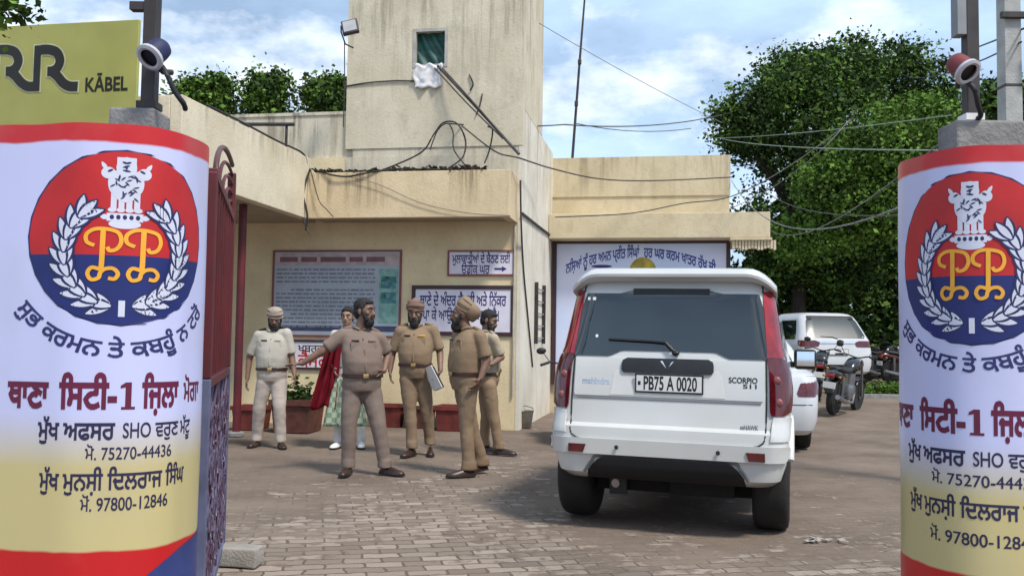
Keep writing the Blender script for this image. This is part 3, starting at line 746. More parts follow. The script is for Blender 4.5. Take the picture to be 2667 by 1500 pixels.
# blue paint that climbs over the foot of the left banner towards the gate
q = []; prev = None
for i in range(13):
    t = i / 12; s = .0 + .50 * t; zz = .585 - .16 * t ** 1.5 - .012 * math.sin(t * 7)
    cur = ((.558 - s) / 1.12, zz)
    if prev: q.append(((cur[0], .30, .0012), (prev[0], .30, .0012), (prev[0], prev[1], .0012), (cur[0], cur[1], .0012)))
    prev = cur
draw('blue_footing', q, fnl, mat('foot_blue', (.03, .05, .20), .5, .2), BNl, .03)
M_BLUEL = mat('blue_lamp', (.014, .018, .075), .6, .1); M_REDL = mat('red_lamp', (.18, .03, .03), .6, .1)
M_GREYB = mat('grey_channel', (.24, .25, .27), .6, .1)
def mast(par, px0, px1, pyb, Y, blk, lens_mat, lp, blabel, dark):
    x0 = at(blk[0], blk[1], Y); x1 = at(blk[2], blk[3], Y); z1 = at(blk[0], blk[1], Y).z
    o = par.location
    bm = BM(); box(bm, ((x0.x + x1.x) / 2, Y + .04, (z1 + 2.05) / 2), ((x1.x - x0.x) * .94, .18, z1 - 2.05), .012); obj('block', bm, M_CONC, par, off=o)
    a = at(px0, pyb, Y); b_ = at(px1, pyb, Y); wd = b_.x - a.x; cx = (a.x + b_.x) / 2
    bm = BM(); bx(bm, cx - wd / 2, cx + wd / 2, Y - wd / 2, Y + wd / 2, z1 - .01, 4.6, .004)
    col = obj('steel_column', bm, M_STEEL, par, off=o)
    bm = BM(); bx(bm, cx - wd / 2 - .012, cx + wd / 2 + .012, Y - wd / 2 - .012, Y + wd / 2 + .012, z1 + .002, z1 + .03); obj('base_plate', bm, M_WHITE if dark else M_STEEL, par, off=o)
    # warning lamp strapped to the column
    c = at(lp[0], lp[1], Y - wd / 2 - .08)
    t = thing('warning_lamp', blabel, 'lamp', c)
    rot = V((lp[2], .58, .60)).normalized().to_track_quat('Z', 'Y').to_matrix()
    bm = BM(); lathe(bm, [(.001, .06), (.030, .058), (.042, .045), (.046, .02), (.046, -.03)], 20, (0, 0, 0), rot); obj('lens', bm, lens_mat, t, 50)
    bm = BM(); lathe(bm, [(.040, -.026), (.055, -.030), (.057, -.044), (.046, -.05), (.036, -.046)], 20, (0, 0, 0), rot, False); obj('rim', bm, mat('lamp_rim', (.6, .6, .64), .5), t, 50)
    bm = BM(); lathe(bm, [(.040, -.034), (.02, -.031), (.001, -.030)], 20, (0, 0, 0), rot); obj('glass', bm, M_BLACK, t, 50)
    bm = BM(); tube(bm, [(.0, .02, -.045), (.01, .06, -.06), (.03, .10, -.05)], .012, 8); obj('bracket', bm, M_STEEL, t, 60)
    bm = BM(); tube(bm, cr([(.02, .02, -.05), (.05, .0, -.09), (.075, .02, -.15), (.10, .05, -.19), (.09, .10, -.2)], 6), .011, 8); obj('cable', bm, M_CABLE, t, 60)
    return col, cx, wd, z1
colL, cxL, wdL, zL = mast(PLc, 371, 406, 285, 3.72, (292, 286, 418, 340), M_BLUEL, (405, 138, .26), 'dark blue warning lamp with a pale rim on the left steel column', False)
bm = BM(); p0 = at(372, 20, 3.72); p1 = at(342, 20, 3.72); bx(bm, p1.x, cxL - wdL / 2, 3.70, 3.74, p0.z - .015, p0.z + .018); obj('stub_arm', bm, M_STEEL, PLc, off=PLc.location)
colR, cxR, wdR, zR = mast(PRc, 2513, 2546, 318, 3.86, (2470, 318, 2665, 380), M_REDL, (2505, 176, -.26), 'round red warning lamp with a pale rim on the right steel column', True)
bm = BM(); p0 = at(2486, 95, 3.86); bx(bm, p0.x, cxR - wdR / 2 - .002, 3.83, 3.89, p0.z, 4.6); obj('cable_duct', bm, M_GREYB, PRc, off=PRc.location)

# ------------------------------------------------------------------ the gate leaf that stands open on the left
gh = V((-1.345, 4.07, 0)); gf = V((-1.76, 5.72, 0)); gd = gf - gh; GW = gd.length
gt = thing('metal_gate', 'open red metal gate leaf with an arched top and scrolled lower panel', 'gate', gh, math.atan2(gd.y, gd.x))
M_GATE = mat('gate_red', (.125, .010, .014), .55, .3, scale=3, col2=(.05, .008, .013))
M_GATEB = mat('gate_blue_grey', (.13, .14, .24), .55, .25, scale=5)
M_SCROLL = mat('scroll_iron', (.075, .03, .06), .5, .4, scale=5, col2=(.13, .12, .20))
bm = BM(); zP0, zP1 = 1.16, 2.06
bx(bm, .05, GW - .05, -.008, .008, zP0, zP1)
for i in range(1, 9): bx(bm, GW * i / 9 - .008, GW * i / 9 + .008, -.018, -.009, zP0 + .01, zP1 - .01)
obj('sheet_panel', bm, M_GATE, gt)
bm = BM(); bx(bm, .0, .048, -.025, .025, 1.16, zP1 + .02, .005); obj('stile', bm, M_GATE, gt)
bm = BM(); bx(bm, GW - .048, GW, -.025, .025, 1.16, 2.36, .005); obj('stile', bm, M_GATE, gt)
for x in (0, GW - .048): bm = BM(); bx(bm, x, x + .048, -.025, .025, .06, 1.158, .005); obj('lower_stile', bm, M_GATEB, gt)
for z in (zP1, zP0 - .045):
    bm = BM(); bx(bm, .05, GW - .05, -.022, .022, z, z + .045, .004); obj('rail', bm, M_GATE, gt)
bm = BM(); bx(bm, .05, GW - .05, -.022, .022, .07, .12, .004); obj('rail', bm, M_GATEB, gt)
for k in range(5):         # nested arched rods over the top rail
    rr = 1 - k * .19; bm = BM(); pts = []
    for i in range(15):
        a = math.pi / 2 * i / 14; pts.append((GW - .03 - (GW * .86 * rr) * (1 - math.sin(a)) if False else GW - .03 - GW * .84 * rr * math.cos(a), 0, zP1 + .04 + .31 * rr * math.sin(a)))
    tube(bm, pts, .014 if k == 0 else .010, 8); obj('arched_rod', bm, M_GATE if k else mat('gate_dark_arch', (.10, .035, .03), .5), gt, 60)
for i in range(15):       # scrolled rods of the lower panel
    x = .09 + (GW - .18) * i / 14; bm = BM()
    pts = [(x + .028 * math.sin(z * 11 + i * 1.7), .012 * math.cos(z * 9 + i), z) for z in np.linspace(.12, zP0 - .045, 26)]
    tube(bm, pts, .0095, 6); obj('scroll_rod', bm, M_SCROLL, gt, 60)
for i in range(12):       # curls between the rods
    x = .12 + (GW - .24) * i / 11
    for j in range(4):
        bm = BM(); zc_ = .24 + .22 * j + .05 * (i % 2); tube(bm, [(x + .07 * (1 - k / 14) * math.cos(k * .75 + i), -.016, zc_ + .10 * (1 - k / 14) * math.sin(k * .75 + i)) for k in range(14)], .0075, 5); obj('scroll_curl', bm, M_SCROLL, gt, 60)
bm = BM(); bx(bm, .05, GW - .05, .018, .021, .12, zP0 - .046); obj('lower_sheet', bm, mat('gate_dark_sheet', (.035, .014, .03), .6, .3, scale=4), gt)
# red post under the left wing
b_ = at(616, 1112, 12.6); t = thing('porch_post', 'dark red steel post under the left wing beside the gate', 'post', (b_.x, b_.y, 0))
bm = BM(); lathe(bm, [(.055, -.02), (.055, Z_SOF + .02)], 16); obj('shaft', bm, M_GATE, t, 60)
bm = BM(); lathe(bm, [(.11, 0), (.11, .04), (.07, .06)], 16); obj('base', bm, M_CONC, t, 60)

# ------------------------------------------------------------------ cars
M_CARW = mat('car_white', (.60, .61, .60), .26, .03, scale=1.6, coat=.7, col2=(.53, .53, .50))
M_GLASS = mat('dark_glass', (.006, .012, .013), .04, .2, scale=2, spec=.8, coat=.9, bump=.02, bscale=1.7)
M_LAMPR = mat('red_lens', (.36, .006, .014), .12, .25, scale=8, coat=.8, col2=(.13, .004, .008))
M_LAMPD = mat('dark_red_lens', (.11, .006, .01), .12, .3, scale=10, coat=.8)
M_CHROME = mat('chrome', (.75, .75, .76), .18, .05, metal=1)
M_RIM = mat('alloy', (.4, .4, .41), .35, .1, metal=.8)
M_UNDER = mat('underbody', (.008, .008, .009), .8, .2)
M_SEAM = mat('panel_gap', (.02, .02, .02), .7, .1)
M_PLATEW = mat('plate_white', (.72, .72, .70), .45, .04)
class Car:
    """body grown from plan outlines stacked in height; x right, y forward from the rear bumper, z up"""
    def __init__(s, root, levels, rc, fc):
        s.root, s.lv, s.rc, s.fc = root, levels, rc, fc
    def at_level(s, z):
        lv = s.lv
        if z <= lv[0][0]: return lv[0]
        for a, b in zip(lv, lv[1:]):
            if a[0] <= z <= b[0]:
                t = (z - a[0]) / max(1e-6, b[0] - a[0]); return tuple(p + (q - p) * t for p, q in zip(a, b))
        return lv[-1]
    def rear(s, x, z, lift=0):
        _, hw, yr, yf = s.at_level(z); rc = min(s.rc, hw * .9); ax = min(abs(x), hw - .001); k = ax - (hw - rc)
        y = yr if k <= 0 else yr + rc - math.sqrt(max(0, rc * rc - k * k))
        # push out along the rounded corner
        if k > 0:
            n = V((k / rc, -math.sqrt(max(0, 1 - (k / rc) ** 2)), 0)); p = V((ax, y, z)) + n * lift
            return V((math.copysign(p.x, x), p.y, z))
        return V((x, y - lift, z))
    def side(s, y, z, sg, lift=0):
        _, hw, yr, yf = s.at_level(z); return V((sg * (hw + lift), y, z))
    def outline(s, hw, yr, yf):
        rc, fc = min(s.rc, hw * .9), min(s.fc, hw * .9); p = []
        for i in range(9): p.append((-(hw - rc) + 2 * (hw - rc) * i / 8, yr))
        for i in range(1, 7): a = math.pi / 2 * i / 6; p.append((hw - rc + rc * math.sin(a), yr + rc - rc * math.cos(a)))
        for i in range(1, 12): p.append((hw, yr + rc + (yf - fc - yr - rc) * i / 12))
        for i in range(0, 7): a = math.pi / 2 * i / 6; p.append((hw - fc + fc * math.cos(a), yf - fc + fc * math.sin(a)))
        for i in range(1, 8): p.append((hw - fc - 2 * (hw - fc) * i / 8, yf))
        for i in range(0, 7): a = math.pi / 2 * i / 6; p.append((-(hw - fc) - fc * math.sin(a), yf - fc + fc * math.cos(a)))
        for i in range(1, 12): p.append((-hw, yf - fc - (yf - fc - yr - rc) * i / 12))
        for i in range(0, 6): a = math.pi / 2 * i / 6; p.append((-(hw - rc) - rc * math.cos(a), yr + rc - rc * math.sin(a)))
        return p
    def body(s, wheels, wr, mat_):
        bm = BM(); rings = []
        for z, hw, yr, yf in s.lv: rings.append([bm.verts.new((x, y, z)) for x, y in s.outline(hw, yr, yf)])
        skin(bm, rings); bmesh.ops.recalc_face_normals(bm, faces=bm.faces)
        me = bpy.data.meshes.new('t'); bm.to_mesh(me); bm.free(); o = bpy.data.objects.new('t', me); COL.objects.link(o)
        cb = BM()
        for (x, y, z) in wheels:
            x0 = .52 if x > 0 else -.52
            rr = [[cb.verts.new((xx, y + wr * math.cos(2 * math.pi * k / 28), z + wr * math.sin(2 * math.pi * k / 28))) for k in range(28)] for xx in (x0, x0 * 2.4)]
            skin(cb, rr)
        bmesh.ops.recalc_face_normals(cb, faces=cb.faces)
        cm = bpy.data.meshes.new('c'); cb.to_mesh(cm); cb.free(); co = bpy.data.objects.new('c', cm); COL.objects.link(co)
        md = o.modifiers.new('b', 'BOOLEAN'); md.object = co; md.operation = 'DIFFERENCE'; md.solver = 'EXACT'
        ev = evaluated(o); bpy.data.objects.remove(o); bpy.data.objects.remove(co)
        b = BM(); b.from_mesh(ev); bpy.data.meshes.remove(ev)
        return obj('body', b, mat_, s.root, 32)
    def patch(s, name, lines, mat_, parent=None, lift=.006, nx=14, horiz=True, label=None, smooth=50, skirt=.02):
        """closed pad on the rear face. horiz: lines are (z, x0, x1); else columns (x, z0, z1)"""
        bm = BM(); G = []
        for ln in lines:
            row = []
            for i in range(nx + 1):
                t = i / nx
                x, z = (ln[1] + (ln[2] - ln[1]) * t, ln[0]) if horiz else (ln[0], ln[1] + (ln[2] - ln[1]) * t)
                row.append((x, z))
            G.append(row)
        top = [[bm.verts.new(s.rear(x, z, lift)) for x, z in r] for r in G]
        skin(bm, top, cap=False, closed=False)
        edge = [(0, j) for j in range(nx + 1)] + [(i, nx) for i in range(1, len(G))] + [(len(G) - 1, j) for j in range(nx - 1, -1, -1)] + [(i, 0) for i in range(len(G) - 2, 0, -1)]
        low = [bm.verts.new(s.rear(*G[i][j], lift - skirt)) for i, j in edge]; n = len(edge)
        for k in range(n):
            a, b = edge[k], edge[(k + 1) % n]
            try: bm.faces.new((top[a[0]][a[1]], top[b[0]][b[1]], low[(k + 1) % n], low[k]))
            except ValueError: pass
        bmesh.ops.recalc_face_normals(bm, faces=bm.faces)
        return obj(name, bm, mat_, parent or s.root, smooth, label)
    def seam(s, name, pts, r=.004, mat_=None, parent=None):
        bm = BM(); tube(bm, [s.rear(x, z, .001) for x, z in pts], r, 6); return obj(name, bm, mat_ or M_SEAM, parent or s.root, 60)
    def sidepad(s, name, rows, mat_, sg, lift=.005, n=10, parent=None):
        bm = BM(); R_ = []
        for z, y0, y1 in rows: R_.append([bm.verts.new(s.side(y0 + (y1 - y0) * i / n, z, sg, lift)) for i in range(n + 1)])
        skin(bm, R_, cap=False, closed=False); return obj(name, bm, mat_, parent or s.root, 40)
def wheel(root, c, r, wd, label=None):
    rot = Matrix.Rotation(R(90), 3, 'Y'); h = wd / 2
    bm = BM(); lathe(bm, [(r * .62, -h * .92), (r * .80, -h), (r * .93, -h * .93), (r * .985, -h * .72), (r, -h * .4), (r, 0), (r, h * .4), (r * .985, h * .72), (r * .93, h * .93), (r * .80, h), (r * .62, h * .92)], 36, (0, 0, 0), rot)
    for k in range(36):       # tread blocks
        a = 2 * math.pi * k / 36
        for xx in (-.5, .0, .5): box(bm, (xx * h * 1.1, (r + .003) * math.cos(a + xx * .1), (r + .003) * math.sin(a + xx * .1)), (h * .42, r * .11, .012), 0, None) if False else None
    w_ = obj('wheel', bm, M_RUBBER, root, 50, label); w_.location = c
    bm = BM(); lathe(bm, [(.001, h * .55), (r * .15, h * .6), (r * .2, h * .5), (r * .55, h * .4), (r * .63, h * .86), (r * .63, -h * .86), (r * .55, -h * .4), (r * .2, -h * .5), (r * .15, -h * .6), (.001, -h * .55)], 30, (0, 0, 0), rot); obj('rim', bm, M_RIM, w_, 40)
    return w_
def number_plate(car, x, z, wd, ht, text, parent):
    p = car.rear(x, z, .034); bm = BM(); box(bm, p, (wd, .014, ht), .003); fr = obj('number_plate', bm, M_BLACK, parent)
    bm = BM(); bx(bm, p.x - wd / 2 + .012, p.x + wd / 2 - .012, p.y - .0105, p.y - .0068, p.z - ht / 2 + .012, p.z + ht / 2 - .012); obj('face', bm, M_PLATEW, fr)
    if text:
        q = text2d(text, wd * .78, ht * 1.0, wd * .02, 0, bold=.022) + rect2d(-wd * .455, -wd * .415, -ht * .1, ht * .1)
        draw('characters', q, lambda a, b, l=0: V((p.x + a, p.y - .0115, p.z + b)), M_BLACK, fr)
# ---- the big white SUV seen from behind
CPSI = R(17)
cc = V((1.075, 6.50, 0))
suv = thing('parked_car', 'large white SUV with rear spoiler seen from behind, in the middle of the yard', 'car', cc, -CPSI)
suv.rotation_euler = (0, R(.5), -CPSI); suv.scale = (.925, 1, 1)
LV = [(.365, .80, .10, 4.30), (.41, .85, .03, 4.36), (.52, .885, .005, 4.40), (.66, .905, .0, 4.42), (.735, .905, .01, 4.42), (.76, .905, .055, 4.40), (.86, .915, .075, 4.38), (1.0, .918, .09, 4.36),
      (1.05, .917, .10, 4.30), (1.10, .912, .107, 3.42), (1.18, .90, .12, 3.30), (1.25, .873, .14, 3.22), (1.30, .855, .155, 3.14), (1.42, .835, .19, 3.0), (1.56, .812, .23, 2.82), (1.70, .788, .27, 2.62),
      (1.78, .765, .305, 2.48), (1.83, .725, .35, 2.36), (1.862, .65, .42, 2.22), (1.88, .53, .55, 2.05)]
K = Car(suv, LV, .17, .35)
WH = [(.77, .62, .365), (-.77, .62, .365), (.77, 3.30, .365), (-.77, 3.30, .365)]
K.body(WH, .45, M_CARW)
for x, y, z in WH: wheel(suv, (x, y, z), .37, .28)
bm = BM(); bx(bm, -.62, .62, .30, 4.1, .34, .62); bx(bm, -.62, .62, .52, .72, .22, .339); bx(bm, -.60, .60, 1.2, 3.9, .20, .339); bx(bm, .0, .5, .34, .50, .24, .339); obj('underbody', bm, M_UNDER, suv)  # chassis; its low black boxes are added to stand in for shadow under the car
bm = BM(); lathe(bm, [(.14, -.1), (.30, -.12), (.36, -.08), (.37, 0), (.36, .08), (.30, .12), (.14, .1)], 28, (0, .98, .36)); obj('spare_wheel', bm, M_RUBBER, suv, 50)
bm = BM(); tube(bm, [(-.40, 1.0, .36), (-.40, .3, .34), (-.40, .16, .32)], .032, 12); obj('exhaust', bm, M_RIM, suv, 60)
bm = BM(); bx(bm, -.50, -.36, .42, .46, .20, .36); obj('mud_flap', bm, mat('grey_flap', (.05, .05, .055), .7), suv)
# tailgate glass: a wide pane whose lower edge rises over the number plate, dark bulge at the top
gx = [-.735, -.70, -.62, -.50, -.42, -.36, -.2, 0, .2, .36, .42, .50, .62, .70, .735]
def gl_lo(x): a = abs(x); return 1.285 if a < .36 else (1.285 - (a - .36) / .10 * .045 if a < .46 else 1.24)
def gl_hi(x): a = abs(x); return 1.735 if a < .28 else (1.735 - (a - .28) / .12 * .03 if a < .40 else 1.705 - max(0, a - .695) * 9.0)
gxs = sorted(set([-.74 + 1.48 * i / 44 for i in range(45)]))
gl = K.patch('rear_window', [(x, gl_lo(x), gl_hi(x)) for x in gxs], M_GLASS, lift=.008, nx=12, horiz=False)
K.patch('high_brake_light', [(x, 1.70 + (-.012 if abs(x) > .3 else 0), 1.742) for x in [-.30 + .6 * i / 20 for i in range(21)]], M_BLACK, gl, lift=.014, nx=4, horiz=False)
draw('sticker', rect2d(-.665, -.60, 1.652, 1.675), lambda x, y, l=0: K.rear(x, y, .0095), M_WHITE, gl); draw('sticker', disc2d(-.57, 1.385, .012, .012, strips=6), lambda x, y, l=0: K.rear(x, y, .0095), M_PLATEW, gl)
bm = BM(); tube(bm, [K.rear(.055, 1.275, .02), K.rear(.03, 1.30, .035), K.rear(-.02, 1.345, .03)], .012, 8); tube(bm, [K.rear(-.02, 1.345, .028), K.rear(-.12, 1.352, .024), K.rear(-.47, 1.362, .018)], .009, 8); ball(bm, K.rear(.06, 1.272, .02), (.03, .02, .02)); obj('wiper', bm, M_BLACK, gl, 60)
# lamps: tall slim upper part beside the glass, wide lower part on the corner
for sg in (-1, 1):
    la = [(z, sg * lerp_in, sg * lerp_out) for z, lerp_in, lerp_out in [(1.255, .738, .86), (1.30, .737, .845), (1.40, .727, .826), (1.52, .716, .806), (1.62, .708, .788), (1.70, .702, .774), (1.725, .705, .762)]]
    tl = K.patch('tail_light', la, M_LAMPR, lift=.012, nx=8)
    bm = BM()
    lo = [(z, sg * a, sg * b) for z, a, b in [(.86, .775, .86), (.885, .765, .905), (.95, .762, .914), (1.05, .760, .915), (1.15, .755, .90), (1.22, .745, .875), (1.25, .74, .855)]]
    K.patch('lower_lens', lo, M_LAMPD, tl, lift=.016, nx=10)
    for zz, xx in ((.95, .825), (1.10, .81)):
        bm = BM(); ball(bm, K.rear(sg * xx, zz, .012), (.030, .016, .030)); obj('reflector_bowl', bm, mat('lamp_silver', (.26, .08, .08), .3, .1), tl, 60)
    K.patch('reflector', [(.555 + .058 * j / 3, sg * (.60 + .02 * (1 - j / 3)), sg * .735) for j in range(4)], M_LAMPD, lift=.032, nx=5)
# tailgate shut lines and creases
sh = [(-.735, 1.24), (-.742, .95), (-.735, .72), (-.70, .665), (-.62, .648)] ; shr = [(-x, z) for x, z in sh][::-1]
K.seam('tailgate_seam', cr([(x, z, 0) for x, z in sh + shr], 4) and [(p.x, p.y) for p in cr([(x, z, 0) for x, z in sh + [(-.3, .645), (.3, .645)] + shr], 4)], .006)
tg = K.patch('tailgate_panel', [(z, -x, x) for z, x in [(.955, .715), (.97, .722), (1.04, .724), (1.12, .722), (1.2, .722), (1.228, .72)]], M_CARW, lift=.016, nx=26, skirt=.025)
K.seam('crease', [(x, .935 + (0 if abs(x) > .40 else .0)) for x in [-.70 + .1 * i for i in range(15)]], .004, mat('crease_shadow', (.45, .45, .44), .5), tg)
# plate recess, garnish bar with the chevron badge, plate
K.patch('plate_recess', [(z, -x, x) for z, x in [(.965, .44), (1.0, .43), (1.12, .41), (1.15, .38)]], mat('recess_white', (.66, .66, .64), .35, .05), tg, lift=.019, nx=16)
ga = K.patch('garnish_bar', [(z, -x, x) for z, x in [(1.128, .335), (1.145, .352), (1.19, .352), (1.215, .345), (1.232, .31)]], M_BLACK, lift=.034, nx=20, skirt=.05)
gp = lambda x, y, l=0: K.rear(x, 1.183 + y, .0365 + l)
draw('chevron_badge', [((-.052, .030, 0), (-.036, .033, 0), (-.004, -.020, 0), (.006, -.034, 0)), ((.006, -.034, .0004), (.016, -.010, .0004), (.052, .030, .0004), (.034, .024, .0004))], gp, M_CHROME, ga)
number_plate(K, .02, 1.055, .52, .135, 'PB75 A 0020', suv)
for x in (-.18, .22):
    bm = BM(); ball(bm, K.rear(x, 1.134, .02), (.012, .01, .01)); obj('plate_lamp', bm, M_RIM, ga, 60)
def bd(nm, txt, wd, ht, cx, cz, m_, lift=.018): draw(nm, text2d(txt, wd, ht, cx, cz, bold=.025), lambda x, y, l=0: K.rear(x, y, lift + l), m_, tg)
bd('left_badge', 'mahindra', .22, .06, -.55, 1.06, M_CHROME); bd('right_badge', 'SCORPIO', .21, .055, .57, 1.095, M_SEAM); bd('trim_badge', 'S11', .10, .04, .62, 1.055, M_SEAM)
draw('engine_badge', text2d('mHAWK', .13, .045, .62, .775, bold=.02), lambda x, y, l=0: K.rear(x, y, .004), mat('grey_badge', (.15, .15, .15), .4), suv)
# bumper: pads at the corners, dark trapezoid valance in the middle, parking sensors
bmp = K.patch('bumper', [(z, -x, x) for z, x in [(.545, .86), (.56, .875), (.60, .89), (.64, .895), (.655, .885)]], M_CARW, lift=.022, nx=40, skirt=.04)
K.patch('valance', [(z, -x, x) for z, x in [(.368, .60), (.43, .585), (.475, .55), (.515, .50), (.53, .47)]], M_UNDER, bmp, lift=.026, nx=24, skirt=.05)
K.seam('valance_lip', [(p.x, p.y) for p in cr([(-.62, .41, 0), (-.56, .49, 0), (-.48, .537, 0), (0, .542, 0), (.48, .537, 0), (.56, .49, 0), (.62, .41, 0)], 5)], .012, mat('lip_grey', (.2, .2, .2), .4), bmp)
for x in (-.36, .40):
    bm = BM(); lathe(bm, [(.001, 0), (.014, .001), (.016, .006)], 12, K.rear(x, .60, .030), Matrix.Rotation(R(90), 3, 'X')); obj('parking_sensor', bm, M_SEAM, bmp, 60)
for sg in (-1, 1): K.patch('bumper_cap', [(z, sg * a, sg * b) for z, a, b in [(.69, .77, .895), (.735, .775, .905), (.80, .78, .912), (.835, .785, .912), (.85, .79, .905)]], M_CARW, bmp, lift=.012, nx=8)
# spoiler that curves down at both ends
bm = BM(); rings = []
for i in range(37):
    x = -.805 + 1.61 * i / 36; a = abs(x); d = max(0, (a - .57) / .235); drop = .115 * d ** 2.2; yb = .20 + .10 * d ** 2
    zt = 1.892 - drop * 1.05; zb = 1.80 - drop * .9
    rings.append([bm.verts.new(p) for p in [(x, yb, zb + .025), (x, yb - .004, zb + .045), (x, yb + .02, zt - .012), (x, yb + .07, zt), (x, .62, zt - .01 - .02 * d), (x, .62, zb - .01), (x, yb + .16, zb - .02), (x, yb + .02, zb + .01)]])
skin(bm, rings); bmesh.ops.recalc_face_normals(bm, faces=bm.faces); sp_ = obj('spoiler', bm, M_CARW, suv, 40)
K.seam('spoiler_gap', [(p.x, p.y) for p in cr([(-.70, 1.715, 0), (-.695, 1.765, 0), (-.63, 1.798, 0), (0, 1.803, 0), (.63, 1.798, 0), (.695, 1.765, 0), (.70, 1.715, 0)], 5)], .006)
bm = BM()
for sg in (-1, 1): tube(bm, [(sg * .60, .75, 1.865), (sg * .60, .85, 1.915), (sg * .60, 2.1, 1.915), (sg * .60, 2.2, 1.87)], .016, 8)
obj('roof_rail', bm, M_RIM, suv, 60)
for sg in (-1, 1):
    K.sidepad('side_window', [(1.22, .42, 1.45), (1.45, .46, 1.45), (1.68, .56, 1.45)], M_GLASS, sg)
    K.sidepad('side_window', [(1.22, 1.55, 2.25), (1.45, 1.55, 2.25), (1.68, 1.55, 2.25)], M_GLASS, sg)
    K.sidepad('side_window', [(1.22, 2.35, 3.1), (1.45, 2.35, 2.86), (1.68, 2.35, 2.6)], M_GLASS, sg)
    K.sidepad('side_cladding', [(.44, 1.1, 2.85), (.55, 1.1, 2.85), (.60, 1.1, 2.85)], M_BLACK, sg, .02)
    # flared wheel arch
    bm = BM(); pts = [(sg * .915, .62 + .455 * math.cos(a), .365 + .455 * math.sin(a)) for a in np.linspace(R(24), R(156), 20)]; tube(bm, pts, .028, 8); obj('wheel_arch', bm, M_CARW, suv, 60)
    # mirror
    c = V((sg * 1.045, 2.62, 1.215)); bm = BM(); box(bm, c, (.22, .13, .19), .035); box(bm, c + V((-sg * .13, .03, -.05)), (.12, .06, .05), .01); mr_ = obj('mirror', bm, M_BLACK, suv, 40)
    bm = BM(); box(bm, c + V((sg * .005, -.067, .005)), (.17, .004, .135), .001); obj('glass', bm, mat('mirror_glass', (.8, .82, .85), .03, .02, metal=1), mr_)

# ------------------------------------------------------------------ people
M_SKIN = mat('skin_brown', (.215, .118, .078), .55, .12, scale=20)
M_HAIR = mat('black_hair', (.012, .010, .010), .75, .2, scale=40, bump=.4)
M_EYE = mat('eye_dark', (.01, .01, .01), .2, .0); M_EYEW = mat('eye_white', (.30, .26, .22), .3, .0)
M_BELT = mat('brown_belt', (.05, .018, .012), .5, .2); M_BRASS = mat('brass', (.55, .40, .18), .35, .1, metal=.7)
M_SHOE = mat('brown_shoe', (.045, .020, .015), .4, .25); M_SOLE = mat('shoe_sole', (.015, .012, .01), .8, .1)
def cloth(name, col, var=.07): return mat(name, col, .9, var, scale=3, bump=.10, bscale=220, spec=.2)
M_KHAKI = cloth('khaki_cloth', (.265, .185, .118)); M_KHAKI2 = cloth('dark_khaki_cloth', (.235, .165, .108))
M_MAUVE = cloth('greyish_khaki', (.225, .168, .138)); M_MAUVET = cloth('greyish_trouser', (.215, .165, .138))
M_PALE = cloth('pale_cloth', (.45, .42, .36)); M_PALET = cloth('pale_trouser', (.44, .38, .33))
M_TURB = cloth('khaki_turban', (.27, .19, .125)); M_TURB2 = cloth('dark_turban', (.24, .15, .115))
UP = V((0, 0, 1))
def wrinkle(bm, amp, sc, seed, zs=1.6):
    bm.normal_update()
    for v in bm.verts:
        n = noise.noise(V((v.co.x * sc + seed, v.co.y * sc, v.co.z * sc * zs))) + .5 * noise.noise(V((v.co.x * sc * 2.3, v.co.y * sc * 2.3 + seed, v.co.z * sc * 2.3 * zs)))
        v.co += v.normal * amp * n
def hand(bm, wrist, d, palm, thumb, curl=35, sc=1.0):
    """palm, four fingers of unequal length with two bends, thumb on the side"""
    d = d.normalized(); palm = (palm - d * palm.dot(d)).normalized(); sd = d.cross(palm).normalized()
    if sd.dot(thumb) < 0: sd = -sd
    M = Matrix((sd, palm, d)).transposed()
    ball(bm, wrist + d * .045 * sc, (.040 * sc, .016 * sc, .052 * sc), M, 14, 10)
    for k, (off, ln) in enumerate(((.029, .070), (.010, .080), (-.010, .075), (-.028, .058))):
        p = wrist + d * .085 * sc + sd * off * sc; a = curl * (.6 + .12 * k); dr = d
        for j, f in enumerate((.42, .33, .25)):
            an = R(a * (j + .5) * .75); dr = d * math.cos(an) + palm * math.sin(an); q = p + dr * ln * f * sc
            capsule(bm, p, q, (.0098 - .0009 * j) * sc, (.0090 - .0011 * j) * sc, 8); p = q
    p = wrist + d * .030 * sc + sd * .030 * sc
    for j, f in enumerate((.036, .030)):
        dr = (d * (.6 + .25 * j) + sd * (.75 - .35 * j) + palm * .35).normalized(); q = p + dr * f * sc; capsule(bm, p, q, .0125 * sc, .0105 * sc, 8); p = q
